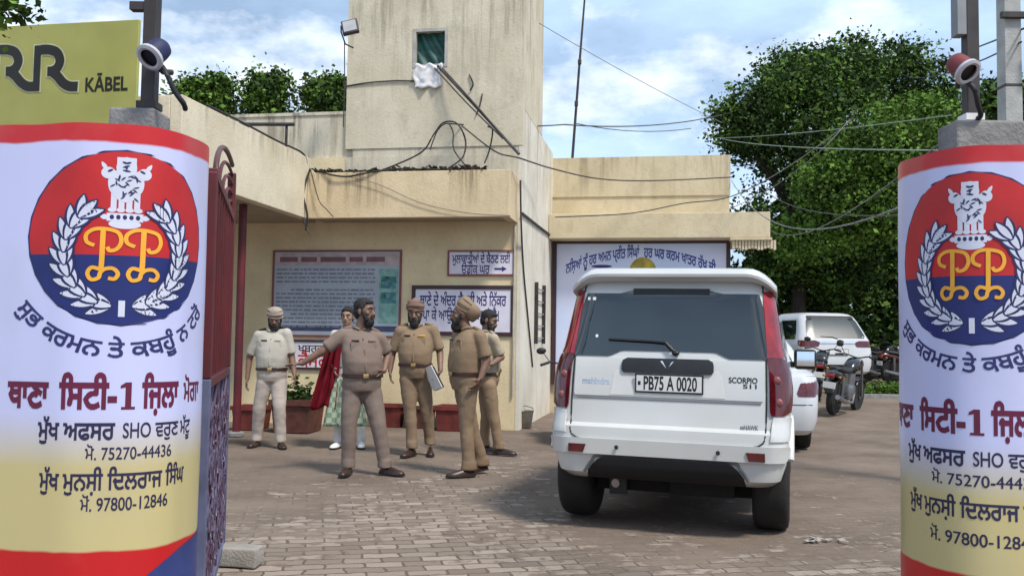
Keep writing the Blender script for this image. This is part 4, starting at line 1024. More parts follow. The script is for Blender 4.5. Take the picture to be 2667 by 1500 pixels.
def person(label, J, front, face, S, group=None):
    """J: joints in world space; front: where the chest points; face: where the head points; S: style"""
    front = V(front).normalized(); fside = V((front.y, -front.x, 0)).normalized()     # person's own right
    face = V(face).normalized(); hs = face.cross(UP).normalized(); hup = hs.cross(face).normalized()
    HM = Matrix((hs, face, hup)).transposed()
    base = V(((J['anL'].x + J['anR'].x) / 2, (J['anL'].y + J['anR'].y) / 2, 0))
    root = thing('person', label, 'person', base, 0, group); rep = lambda n, bm, m, p=root, s=180, **k: obj(n, bm, m, p, s, off=base, **k)
    k = S.get('k', 1.0); fat = S.get('fat', 0.0) * .75; hd = J['head']; seed = S.get('seed', 1)
    H = lambda x, y, z: hd + HM @ V((x, y, z)) * k
    neck = J['neck']; pel = J['pel']
    # --- body: one continuous skin
    bm = BM()
    ball(bm, H(0, -.008, .025), (.076 * k, .096 * k, .100 * k), HM, 20, 14); ball(bm, H(0, .022, -.045), (.060 * k, .066 * k, .072 * k), HM, 18, 12)
    ball(bm, H(0, .062, -.088), (.028 * k, .022 * k, .022 * k), HM, 12, 8)
    capsule(bm, H(0, .083, .020), H(0, .104, -.022), .010 * k, .016 * k, 10); ball(bm, H(.014, .094, -.026), (.010 * k,) * 3, HM, 8, 6); ball(bm, H(-.014, .094, -.026), (.010 * k,) * 3, HM, 8, 6)
    for sg in (-1, 1):
        ball(bm, H(sg * .078, -.010, .000), (.010 * k, .022 * k, .034 * k), HM, 10, 8)
        capsule(bm, H(sg * .012, .086, .032), H(sg * .050, .074, .034), .011 * k, .008 * k, 8)
        ball(bm, H(sg * .045, .060, -.012), (.022 * k, .020 * k, .022 * k), HM, 10, 8)
    capsule(bm, H(0, .088, -.052), H(0, .084, -.060), .016 * k, .015 * k, 8)
    capsule(bm, neck - UP * .05, H(0, -.012, -.06), .064 * k, .056 * k, 14)
    tor = [pel, pel.lerp(neck, .35), pel.lerp(neck, .65), pel.lerp(neck, .88), neck]
    loft(bm, tor, [(.150 * k, .10 * k), (.14 * k, .10 * k), (.150 * k, .10 * k), (.13 * k, .075 * k), (.055 * k, .055 * k)], fside, front, 18)
    for s in 'LR':
        capsule(bm, J['sh' + s], J['el' + s], .052 * k, .043 * k); capsule(bm, J['el' + s], J['wr' + s], .043 * k, .029 * k)
        hdn = J.get('hd' + s) or (J['wr' + s] - J['el' + s]); hand(bm, J['wr' + s], hdn, J.get('pm' + s, -fside if s == 'R' else fside), J.get('th' + s, front), S.get('curl' + s, 38), k)
        capsule(bm, J['hip' + s], J['kn' + s], .070 * k, .050 * k); capsule(bm, J['kn' + s], J['an' + s], .048 * k, .036 * k)
    b = remesh(bm, .0075, 3); skin_o = rep('body', b, S.get('skin', M_SKIN))
    for sg in (-1, 1):
        bm = BM(); ball(bm, H(sg * .031, .078, .012), (.013 * k, .008 * k, .008 * k), HM, 10, 8); e = rep('eye', bm, M_EYEW)
        bm = BM(); ball(bm, H(sg * .031, .0835, .012), (.0062 * k, .005 * k, .0066 * k), HM, 8, 6); rep('iris', bm, M_EYE, e)
        bm = BM(); tube(bm, [H(sg * .014, .097, .036), H(sg * .034, .092, .043), H(sg * .054, .076, .036)], .0052 * k, 6); rep('eyebrow', bm, M_HAIR)
    bm = BM(); capsule(bm, H(-.020, .099, -.056), H(.020, .099, -.056), .0058 * k, .0058 * k, 8); rep('mouth', bm, mat('lips', (.16, .06, .05), .5))
    # --- hair, beard, turban
    if S.get('beard'):
        L_ = S['beard']; bm = BM()
        ball(bm, H(0, .048, -.088 - .018 * L_), (.056 * k, .056 * k, (.042 + .022 * L_) * k), HM, 16, 12)
        for sg in (-1, 1): capsule(bm, H(sg * .068, .012, .0), H(sg * .050, .048, -.07), .018 * k, .026 * k, 10)
        capsule(bm, H(-.030, .094, -.046), H(0, .104, -.040), .009 * k, .010 * k, 8); capsule(bm, H(.030, .094, -.046), H(0, .104, -.040), .009 * k, .010 * k, 8)
        b = remesh(bm, .007, 2); wrinkle(b, .004, 60, seed); rep('beard', b, M_HAIR)
    if S.get('hair'):
        bm = BM(); ball(bm, H(0, -.022, .052), (.083 * k, .098 * k, .090 * k), HM, 20, 14); ball(bm, H(0, -.050, .0), (.076 * k, .066 * k, .085 * k), HM, 16, 12)
        for sg in (-1, 1): capsule(bm, H(sg * .072, .005, .05), H(sg * .074, .008, .0), .014 * k, .010 * k, 8)
        ball(bm, H(0, .050, .092), (.060 * k, .030 * k, .026 * k), HM, 12, 8)
        if S['hair'] == 'bun': ball(bm, H(0, -.105, -.02), (.05 * k, .045 * k, .05 * k), HM, 12, 8)
        b = remesh(bm, .008, 2); wrinkle(b, .004, 45, seed); rep('hair', b, M_HAIR)
    if S.get('turban'):
        tilt = S.get('tilt', 12); sz = S.get('tsz', 1.0) * k
        TM = HM @ Matrix.Rotation(R(tilt), 3, 'X'); bm = BM(); rings = []
        nn = 30; prof = [(.000, .072, .092), (.012, .090, .110), (.035, .100, .120), (.060, .104, .126), (.085, .102, .126), (.108, .092, .116), (.126, .070, .094), (.136, .036, .055)]
        for z, a, b_ in prof:
            ring = []
            for q in range(nn):
                t = 2 * math.pi * q / nn; fold = 1 + .022 * math.sin(5 * (z * 150 / 4 + abs(math.cos(t)) * 2.2)) + .012 * math.sin(9 * t + z * 60)
                peak = .030 * max(0, math.sin(t)) ** 4 * (z / .136)
                ring.append(bm.verts.new(hd + TM @ V((a * sz * math.cos(t) * fold, (b_ * math.sin(t) * fold - .018) * sz, (.022 + z + peak - .022 * (z < .03) * math.sin(t) * -1) * sz))))
            rings.append(ring)
        skin(bm, rings); tb = rep('turban', bm, S['turban'], s=70)
        for j in range(5):        # wrapped folds crossing over the brow
            bm = BM(); pts = []
            for q in range(21):
                t = math.pi * q / 20; z = .030 + .022 * j + .020 * math.sin(t) * (1 if j % 2 else -.2) + .010 * math.cos(t) * (-1) ** j; rr = 1.0 - .03 * j * (j > 2)
                pts.append(hd + TM @ V((.104 * sz * rr * math.cos(t), (.127 * rr * math.sin(t) - .018) * sz, (.022 + z) * sz)))
            tube(bm, pts, .0065 * sz, 6); rep('turban_fold', bm, S['turban'], tb)
    # --- trousers
    bw_, bd_ = (.168 + fat * .5) * k, (.118 + fat) * k
    belt_c = pel + UP * .055 * k + front * fat * .3
    tm = S['trousers']; bm = BM()
    hipc = pel - UP * .03 * k
    loft(bm, [belt_c + UP * .03, belt_c - UP * .03, hipc, hipc - UP * .07 * k], [(bw_, bd_), (bw_ * 1.01, bd_), (bw_ * 1.03, bd_ * 1.02), (bw_ * .94, bd_ * .86)], fside, front, 22)
    lw = S.get('leg', 1.0) * .93 * k
    for s in 'LR':
        h, kn, an = J['hip' + s] - UP * .03, J['kn' + s], J['an' + s]; hem = an + (kn - an).normalized() * .03
        for a, c, ra, rb in ((h, h.lerp(kn, .5), .104, .094), (h.lerp(kn, .5), kn, .094, .078), (kn, kn.lerp(hem, .55), .078, .071), (kn.lerp(hem, .55), hem, .071, .068)): capsule(bm, a, c, ra * lw, rb * lw, 14)
        loft(bm, [hem + UP * .03, hem - UP * .035, hem - UP * .05], [(.070 * lw, .078 * lw), (.070 * lw, .086 * lw), (.068 * lw, .088 * lw)], fside, front, 14)
    b = remesh(bm, .011, 4); wrinkle(b, .008, 6, seed, 1.0); wrinkle(b, .0022, 15, seed + 3, 1.3); rep('trousers', b, tm)
    # --- shirt
    bm = BM(); top = neck - UP * .005; bc = belt_c + UP * .01
    P = lambda t, f: bc.lerp(top, t) + front * f * k
    loft(bm, [bc - UP * .015, P(.08, fat * .35), P(.28, fat * .5), P(.52, fat * .15 + .008), P(.74, .012), P(.88, .004), P(.96, -.004), P(1.02, -.006)],
         [(bw_ * 1.0, bd_ * 1.0), ((.172 + fat * .55) * k, (.122 + fat * 1.05) * k), ((.178 + fat * .5) * k, (.128 + fat * 1.05) * k), ((.186 + fat * .3) * k, (.128 + fat * .6) * k), (.176 * k, (.116 + fat * .2) * k), (.152 * k, .092 * k), (.108 * k, .074 * k), (.068 * k, .066 * k)], fside, front, 24, 2.3)
    for s in 'LR':
        sh, el = J['sh' + s], J['el' + s]; ne = sh.lerp(el, S.get('sleeve', .80))
        capsule(bm, neck.lerp(sh, .45) - UP * .02, sh, .058 * k, .062 * k); capsule(bm, sh, sh.lerp(ne, .5), .066 * k, .064 * k)
        dd = (el - sh).normalized(); s2, u2 = frame_of(dd)
        loft(bm, [sh, sh.lerp(ne, .5), ne, ne + dd * .015], [(.064 * k, .068 * k), (.063 * k, .068 * k), (.067 * k, .072 * k), (.066 * k, .071 * k)], s2, u2, 14)
    b = remesh(bm, .011, 3); wrinkle(b, .006, 6, seed + 7, .7); wrinkle(b, .0022, 14, seed + 5, 1.3); sh_o = rep('shirt', b, S['shirt'])
    M4 = Matrix((fside, front, UP)).transposed()
    if S.get('uniform'):
        bm = BM(); fr = lambda t: (bd_ + .006 if t < .1 else (.128 + fat * 1.05) * k if t < .35 else (.128 + fat * .6) * k if t < .6 else .112 * k)
        pp = [P(t, (fat * .4 if t < .4 else fat * .15 + .008)) + front * (fr(t) + .001) for t in (.05, .2, .35, .52, .68, .82)]
        tube(bm, cr(pp, 4), .008, 6); rep('placket', bm, S['shirt'], sh_o)
    for sg in (-1, 1):        # collar
        bm = BM(); c = neck + UP * .018 * k; g0 = front * .070 * k - UP * .02; pts = [c - front * .062 * k + fside * sg * .01 * k, c + fside * sg * .062 * k - front * .02 * k, c + fside * sg * .056 * k + front * .04 * k, c + fside * sg * .020 * k + g0]
        tube(bm, cr(pts, 5), .014 * k, 8); rep('collar', bm, S['shirt'], sh_o)
        if S.get('uniform'):
            s = 'R' if sg > 0 else 'L'; bm = BM(); a = neck.lerp(J['sh' + s], .50) + UP * .052 * k; c = J['sh' + s] + UP * .056 * k; tube(bm, [a, a.lerp(c, .5) + UP * .004, c], [.016, .018, .018], 8); rep('epaulette', bm, S.get('epau', S['shirt']), sh_o)
            bm = BM(); cc_ = P(.66, .012 + fat * .3 + (.115 + fat * .32) * 1.0) + fside * sg * .082 * k - front * .022 * k; M3 = Matrix((fside, front, UP)).transposed()
            box(bm, cc_ + V((0, 0, -.02)), (.085 * k, .018, .10 * k), .004, M3); rep('pocket', bm, S['shirt'], sh_o, 40)
            bm = BM(); box(bm, cc_ + UP * .042 * k + front * .006, (.075 * k, .018, .016 * k), .003, M3); rep('name_tag' if sg > 0 else 'badge', bm, M_BLACK if sg > 0 else MATS['gold_paint'] if S.get('gold') else S['shirt'], sh_o, 40)
    # --- belt, shoes
    bm = BM(); loft(bm, [belt_c - UP * .020, belt_c - UP * .018, belt_c + UP * .018, belt_c + UP * .020], [(bw_ * 1.02, bd_ * 1.02), (bw_ * 1.07, bd_ * 1.08), (bw_ * 1.07, bd_ * 1.08), (bw_ * 1.02, bd_ * 1.02)], fside, front, 26)
    if not S.get('nobelt'):
        be = rep('belt', bm, M_BELT, s=60)
        bm = BM(); box(bm, belt_c + front * bd_ * 1.09, (.052 * k, .012, .040 * k), .003, Matrix((fside, front, UP)).transposed()); rep('buckle', bm, M_BRASS, be, 40)
    else: bm.free()
    for s in 'LR':
        an = J['an' + s]; d = J.get('ft' + s, front); d = V((d.x, d.y, 0)).normalized(); q = V((d.y, -d.x, 0)); pitch = J.get('pt' + s, 0.0)
        dn = (d * math.cos(pitch) - UP * math.sin(pitch)).normalized(); un = q.cross(dn).normalized()
        heel = V((an.x, an.y, 0)) - d * .055 + UP * (math.sin(pitch) * .25 + J.get('fz' + s, 0))
        bm = BM(); prof = [(-.006, .022, .030), (.015, .034, .062), (.07, .037, .078), (.12, .040, .066), (.17, .047, .052), (.22, .046, .042), (.262, .036, .030), (.280, .014, .016)]
        rings = []
        for x, hw, hh in prof:
            ring = []
            for t in range(16):
                a = 2 * math.pi * t / 16; z = math.sin(a); ring.append(bm.verts.new(heel + dn * x * k + q * hw * k * math.cos(a) + un * (.012 + (hh * z if z > 0 else .006 * z)) * k))
            rings.append(ring)
        skin(bm, rings); so_ = rep('shoe', bm, S.get('shoe', M_SHOE), s=50)
        bm = BM(); lo = []; hi = []
        for x, hw in ((-.012, .020), (.0, .033), (.07, .038), (.13, .042), (.18, .049), (.23, .047), (.272, .034), (.288, .012)): lo.append((x, hw))
        ol = [(x, h) for x, h in lo] + [(x, -h) for x, h in lo[::-1]]
        r0 = [bm.verts.new(heel + dn * x * k + q * h * k + un * .002) for x, h in ol]; r1 = [bm.verts.new(heel + dn * x * k + q * h * k + un * .013) for x, h in ol]; skin(bm, [r0, r1]); rep('sole', bm, M_SOLE, so_, 40)
    return root, lambda n, bm, m, p=root, s=180, **kk: obj(n, bm, m, p, s, off=base, **kk), H, HM
def joints(Y, pts):
    """pts: joint -> (photo x, photo y, depth offset from the figure's plane)"""
    return {k: at(v[0], v[1], Y + v[2]) for k, v in pts.items()}
def ankles(J, z=.085):
    for s in 'LR': J['an' + s].z = max(z, J['an' + s].z)
    return J
# L/R below are the person's own left and right
# officer with the outstretched arm
J = ankles(joints(9.25, dict(head=(950, 812, 0), neck=(938, 858, .02), pel=(943, 992, .03), shR=(893, 873, -.02), shL=(987, 880, .07), elR=(838, 915, -.06), wrR=(787, 946, -.08),
    elL=(1010, 925, .16), wrL=(1000, 965, .02), hipR=(918, 1015, 0), hipL=(968, 1015, .05), knR=(909, 1105, -.05), knL=(986, 1108, 0), anR=(907, 1212, 0), anL=(1003, 1216, .02))))
J.update(ftR=V((-.1, -1, 0)), ftL=V((.85, -.5, 0)), hdR=V((-1, -.1, -.12)), pmR=V((0, -.2, -1)), thR=V((0, -1, .3)), hdL=V((-.5, -.6, -.6)))
person('bareheaded bearded officer in greyish khaki stretching one arm out to the left', J, (.35, -.94, 0), (.93, -.36, -.02),
       dict(k=1.03, fat=.055, beard=.7, hair=1, shirt=M_MAUVE, trousers=M_MAUVET, uniform=1, seed=3, leg=1.08, sleeve=.72, curlR=12))
# officer in the pale shirt
J = ankles(joints(11.4, dict(head=(716, 832, 0), neck=(711, 862, .02), pel=(708, 972, .02), shR=(674, 874, 0), shL=(746, 868, .02), elR=(650, 930, .05), wrR=(644, 985, .0),
    elL=(760, 930, .05), wrL=(767, 975, -.02), hipR=(690, 990, 0), hipL=(726, 990, .02), knR=(676, 1058, .0), knL=(728, 1060, -.08), anR=(669, 1148, .10), anL=(731, 1158, -.03))))
J.update(ftR=V((-.15, -1, 0)), ftL=V((.45, -1, 0)), hdR=V((-.05, -.15, -1)), hdL=V((.1, -.2, -1)))
person('officer in pale uniform and flat turban walking near the red gate', J, (.08, -1, 0), (.18, -.95, -.25),
       dict(k=1.0, fat=.04, beard=.4, turban=cloth('pale_turban', (.40, .33, .27)), tilt=-4, tsz=.92, shirt=M_PALE, trousers=M_PALET, uniform=1, seed=11, leg=1.08, epau=M_SOLE))
# officer with the papers
J = ankles(joints(10.8, dict(head=(1081, 818, 0), neck=(1084, 850, .02), pel=(1082, 962, .02), shR=(1042, 862, 0), shL=(1128, 860, .02), elR=(1022, 920, .06), wrR=(1016, 965, 0),
    elL=(1146, 918, .05), wrL=(1147, 965, -.08), hipR=(1062, 980, 0), hipL=(1102, 980, .02), knR=(1068, 1062, -.04), knL=(1110, 1066, .02), anR=(1074, 1162, -.05), anL=(1121, 1152, .1))))
J.update(ftR=V((-.45, -1, 0)), ftL=V((.1, -1, 0)), hdR=V((.1, -.15, -1)), hdL=V((-.35, -.25, -.9)), pmL=V((-1, -.1, -.1)), thL=V((0, -1, .2)))
root, part, H, HM = person('officer in khaki and brown turban facing us with white papers under his hand', J, (-.05, -1, 0), (-.02, -1, -.12),
       dict(k=1.02, fat=.045, beard=1.2, turban=M_TURB2, tilt=8, shirt=M_KHAKI, trousers=M_KHAKI2, uniform=1, gold=1, seed=21, leg=1.02, curlL=70))
wr = J['wrL']; t = thing('paper_file', 'white papers in a dark folder held at the hip of the middle officer', 'papers', wr + V((-.06, -.05, -.09)))
rot = Matrix.Rotation(R(-28), 3, 'Y') @ Matrix.Rotation(R(35), 3, 'Z')
bm = BM(); box(bm, (0, 0, 0), (.016, .20, .27), .003, rot); obj('folder', bm, M_SHOE, t)
bm = BM(); box(bm, (-.013, 0, 0), (.009, .215, .285), .002, rot)
for v in bm.verts: v.co = v.co + V((-.012, -.006, .004))
obj('papers', bm, M_WHITE, t)
# officer in profile, looking left
J = ankles(joints(9.26, dict(head=(1203, 822, 0), neck=(1218, 858, .02), pel=(1212, 988, .04), shL=(1250, 876, -.10), shR=(1192, 876, .14), elL=(1268, 938, -.10), wrL=(1252, 985, -.16),
    elR=(1190, 935, .2), wrR=(1200, 985, .10), hipL=(1220, 1010, -.05), hipR=(1208, 1010, .12), knL=(1214, 1100, -.06), knR=(1224, 1100, .13), anL=(1222, 1222, -.08), anR=(1256, 1206, .18))))
J.update(ftL=V((-.95, -.35, 0)), ftR=V((-.75, -.45, 0)), ptR=.12, hdL=V((-.55, -.2, -.85)), pmL=V((-.8, .4, .3)))
root, part, H, HM = person('officer in khaki with tall slanted turban seen from the side, walking left', J, (-.80, -.45, 0), (-.97, -.12, .02),
       dict(k=1.03, fat=.03, beard=1.0, turban=M_TURB, tilt=32, tsz=1.03, shirt=M_KHAKI, trousers=M_KHAKI2, uniform=1, seed=31, leg=1.0, curlL=55))
# officer half hidden behind him, facing right
J = ankles(joints(11.0, dict(head=(1274, 836, 0), neck=(1268, 866, .02), pel=(1268, 985, .04), shR=(1286, 882, -.12), shL=(1262, 884, .16), elR=(1306, 930, -.08), wrR=(1280, 948, -.22),
    elL=(1272, 938, .22), wrL=(1290, 955, .12), hipR=(1274, 1000, -.06), hipL=(1266, 1000, .1), knR=(1284, 1075, -.05), knL=(1266, 1080, .12), anR=(1300, 1168, -.03), anL=(1262, 1155, .18))))
J.update(ftR=V((.9, -.35, 0)), ftL=V((.8, -.3, 0)), hdR=V((-.9, -.2, .1)), pmR=V((.1, .3, -.9)))
person('dark haired officer in pale khaki facing right behind the slanted turban', J, (.85, -.5, 0), (.90, -.25, -.30),
       dict(k=.98, fat=.02, hair=1, beard=.3, shirt=cloth('worn_khaki', (.42, .35, .25)), trousers=M_KHAKI, uniform=1, seed=41))
# woman behind the pointing officer
J = ankles(joints(11.5, dict(head=(905, 826, 0), neck=(904, 858, .02), pel=(905, 968, .02), shR=(872, 872, 0), shL=(938, 872, .02), elR=(862, 925, .02), wrR=(870, 960, -.14),
    elL=(952, 930, .05), wrL=(945, 975, 0), hipR=(890, 985, 0), hipL=(920, 985, .02), knR=(886, 1060, -.03), knL=(928, 1062, .02), anR=(881, 1150, -.03), anL=(940, 1150, .04))))
J.update(ftR=V((-.2, -1, 0)), ftL=V((.2, -1, 0)))
root, part, H, HM = person('woman with dark hair and a long red shawl, half hidden by the pointing officer', J, (0, -1, 0), (-.1, -1, -.05),
       dict(k=.97, hair='bun', shirt=cloth('grey_white_kameez', (.50, .49, .46)), trousers=cloth('white_salwar', (.6, .58, .55)), seed=51, nobelt=1, skin=mat('skin_light', (.32, .19, .13), .55, .1), shoe=M_WHITE, sleeve=1.0))
def drape(name, grid, mat_, thick=.010):
    bm = BM(); rows = [[bm.verts.new(p) for p in r] for r in grid]; skin(bm, rows, cap=False, closed=False)
    o = part(name, bm, mat_); md = o.modifiers.new('s', 'SOLIDIFY'); md.thickness = thick; return o
M_SHAWL = cloth('red_shawl', (.18, .006, .016), .2)
g = []
for j in range(25):
    t = j / 24; y = 872 + (1062 - 872) * t; xl = 868 - 62 * t ** .8; xr = 892 - 18 * t
    g.append([at(xl + (xr - xl) * i / 14, y + 6 * math.sin(i * .6), 11.5 - .16 - .05 * math.sin(i * 1.25 + t * 2) - .03 * noise.noise(V((i * .5, t * 5, 1)))) for i in range(15)])
drape('shawl', g, M_SHAWL)
m_check, N, L, b = newmat('green_check_cloth'); b.inputs['Roughness'].default_value = .9
tc = N.new('ShaderNodeTexCoord'); ck = N.new('ShaderNodeTexChecker'); ck.inputs['Scale'].default_value = 16; ck.inputs['Color1'].default_value = (.36, .40, .30, 1); ck.inputs['Color2'].default_value = (.16, .24, .17, 1)
L.new(tc.outputs['Object'], ck.inputs['Vector']); L.new(ck.outputs['Color'], b.inputs['Base Color'])
g = []
for j in range(15):
    t = j / 14; y = 985 + (1110 - 985) * t
    g.append([at((868 - 26 * t) + (74 + 40 * t) * i / 18, y, 11.5 - .15 - .05 * t - .03 * math.sin(i * 1.1) - .02 * (1 - (i - 9) ** 2 / 81)) for i in range(19)])
drape('kameez_skirt', g, m_check)

# ------------------------------------------------------------------ other cars
M_CARW2 = mat('old_white_car', (.58, .59, .61), .35, .05, scale=2, coat=.4)
# white hatchback ahead of the big SUV: only its right rear corner shows
c = at(2018, 1000, 11.6); sed = thing('parked_car', 'white saloon car hidden behind the big SUV except its right rear corner', 'car', (c.x - .34, 11.55, gz(c.x, 12)), -R(12))
LVs = [(.22, .74, .10, 3.9), (.28, .80, .03, 4.0), (.40, .835, .0, 4.05), (.60, .85, .0, 4.05), (.72, .852, .03, 4.0), (.86, .85, .06, 3.9), (.94, .835, .10, 2.9), (.99, .80, .22, 2.7), (1.02, .76, .55, 2.6), (1.15, .70, .78, 2.4), (1.30, .62, 1.0, 2.2), (1.40, .55, 1.15, 2.05), (1.45, .44, 1.35, 1.85)]
S2 = Car(sed, LVs, .20, .4); WS = [(.70, .72, .30), (-.70, .72, .30), (.70, 3.2, .30), (-.70, 3.2, .30)]
S2.body(WS, .36, M_CARW2)
for p in WS: wheel(sed, p, .30, .20)
S2.patch('rear_window', [(z, -x, x) for z, x in [(1.04, .60), (1.15, .58), (1.28, .52), (1.36, .46)]], M_GLASS, lift=.006, nx=10)
for sg in (-1, 1):
    S2.patch('tail_light', [(z, sg * a, sg * b) for z, a, b in [(.70, .60, .80), (.74, .58, .845), (.85, .62, .847), (.95, .70, .82)]], M_LAMPD, lift=.008, nx=8)
    S2.sidepad('side_window', [(1.03, .85, 2.4), (1.15, 1.0, 2.25), (1.30, 1.2, 2.1)], M_GLASS, sg)
S2.seam('bumper_seam', [(x, .60) for x in np.linspace(-.84, .84, 20)], .005)
bm = BM(); bx(bm, -.6, .6, .3, 3.7, .18, .4); obj('underbody', bm, M_UNDER, sed)
# white SUV parked under the trees at the right rear
c = at(2172, 985, 22.0); gzz = gz(c.x, 22.0)
su2 = thing('parked_car', 'white SUV with black rear window parked under the trees', 'car', (c.x + .12, 22.0, gzz - .02), R(8))
LVf = [(.34, .80, .10, 4.3), (.40, .87, .03, 4.4), (.55, .91, .0, 4.45), (.80, .925, .02, 4.45), (1.0, .925, .06, 4.4), (1.06, .92, .07, 3.5), (1.14, .90, .08, 3.3), (1.2, .87, .11, 3.2), (1.4, .81, .24, 2.95), (1.6, .75, .38, 2.7), (1.72, .70, .48, 2.5), (1.78, .62, .56, 2.35), (1.81, .5, .7, 2.2)]
S3 = Car(su2, LVf, .20, .4); WF = [(.78, .85, .37), (-.78, .85, .37), (.78, 3.5, .37), (-.78, 3.5, .37)]
S3.body(WF, .45, M_CARW2)
for p in WF: wheel(su2, p, .37, .26)
S3.patch('rear_window', [(z, -x, x) for z, x in [(1.19, .70), (1.25, .74), (1.40, .70), (1.60, .64), (1.68, .58)]], mat('grey_glass', (.03, .04, .04), .2, .3, scale=1.5, spec=.8), lift=.008, nx=14)
S3.patch('window_border', [(z, -x, x) for z, x in [(1.67, .60), (1.70, .60), (1.73, .57)]], M_BLACK, lift=.012, nx=14)
for sg in (-1, 1):
    S3.patch('tail_light', [(z, sg * a, sg * b) for z, a, b in [(.98, .50, .90), (1.02, .46, .92), (1.09, .45, .915), (1.13, .56, .90)]], M_LAMPD, lift=.010, nx=10)
    S3.sidepad('side_window', [(1.15, .45, 3.0), (1.35, .52, 2.9), (1.62, .68, 2.6)], M_GLASS, sg)
S3.patch('chrome_strip', [(z, -.45, .45) for z in (1.06, 1.08, 1.10)], M_CHROME, lift=.014, nx=10)
number_plate(S3, 0, .86, .5, .14, None, su2)
S3.patch('lower_bumper', [(z, -x, x) for z, x in [(.42, .55), (.5, .60), (.56, .60)]], M_BLACK, lift=.014, nx=10)
bm = BM(); tube(bm, [S3.rear(.02, 1.18, .02), S3.rear(-.12, 1.22, .02), S3.rear(-.4, 1.23, .015)], .010, 6); obj('wiper', bm, M_BLACK, su2)
bm = BM(); bx(bm, -.65, .65, .3, 4.1, .28, .5); obj('underbody', bm, M_UNDER, su2)

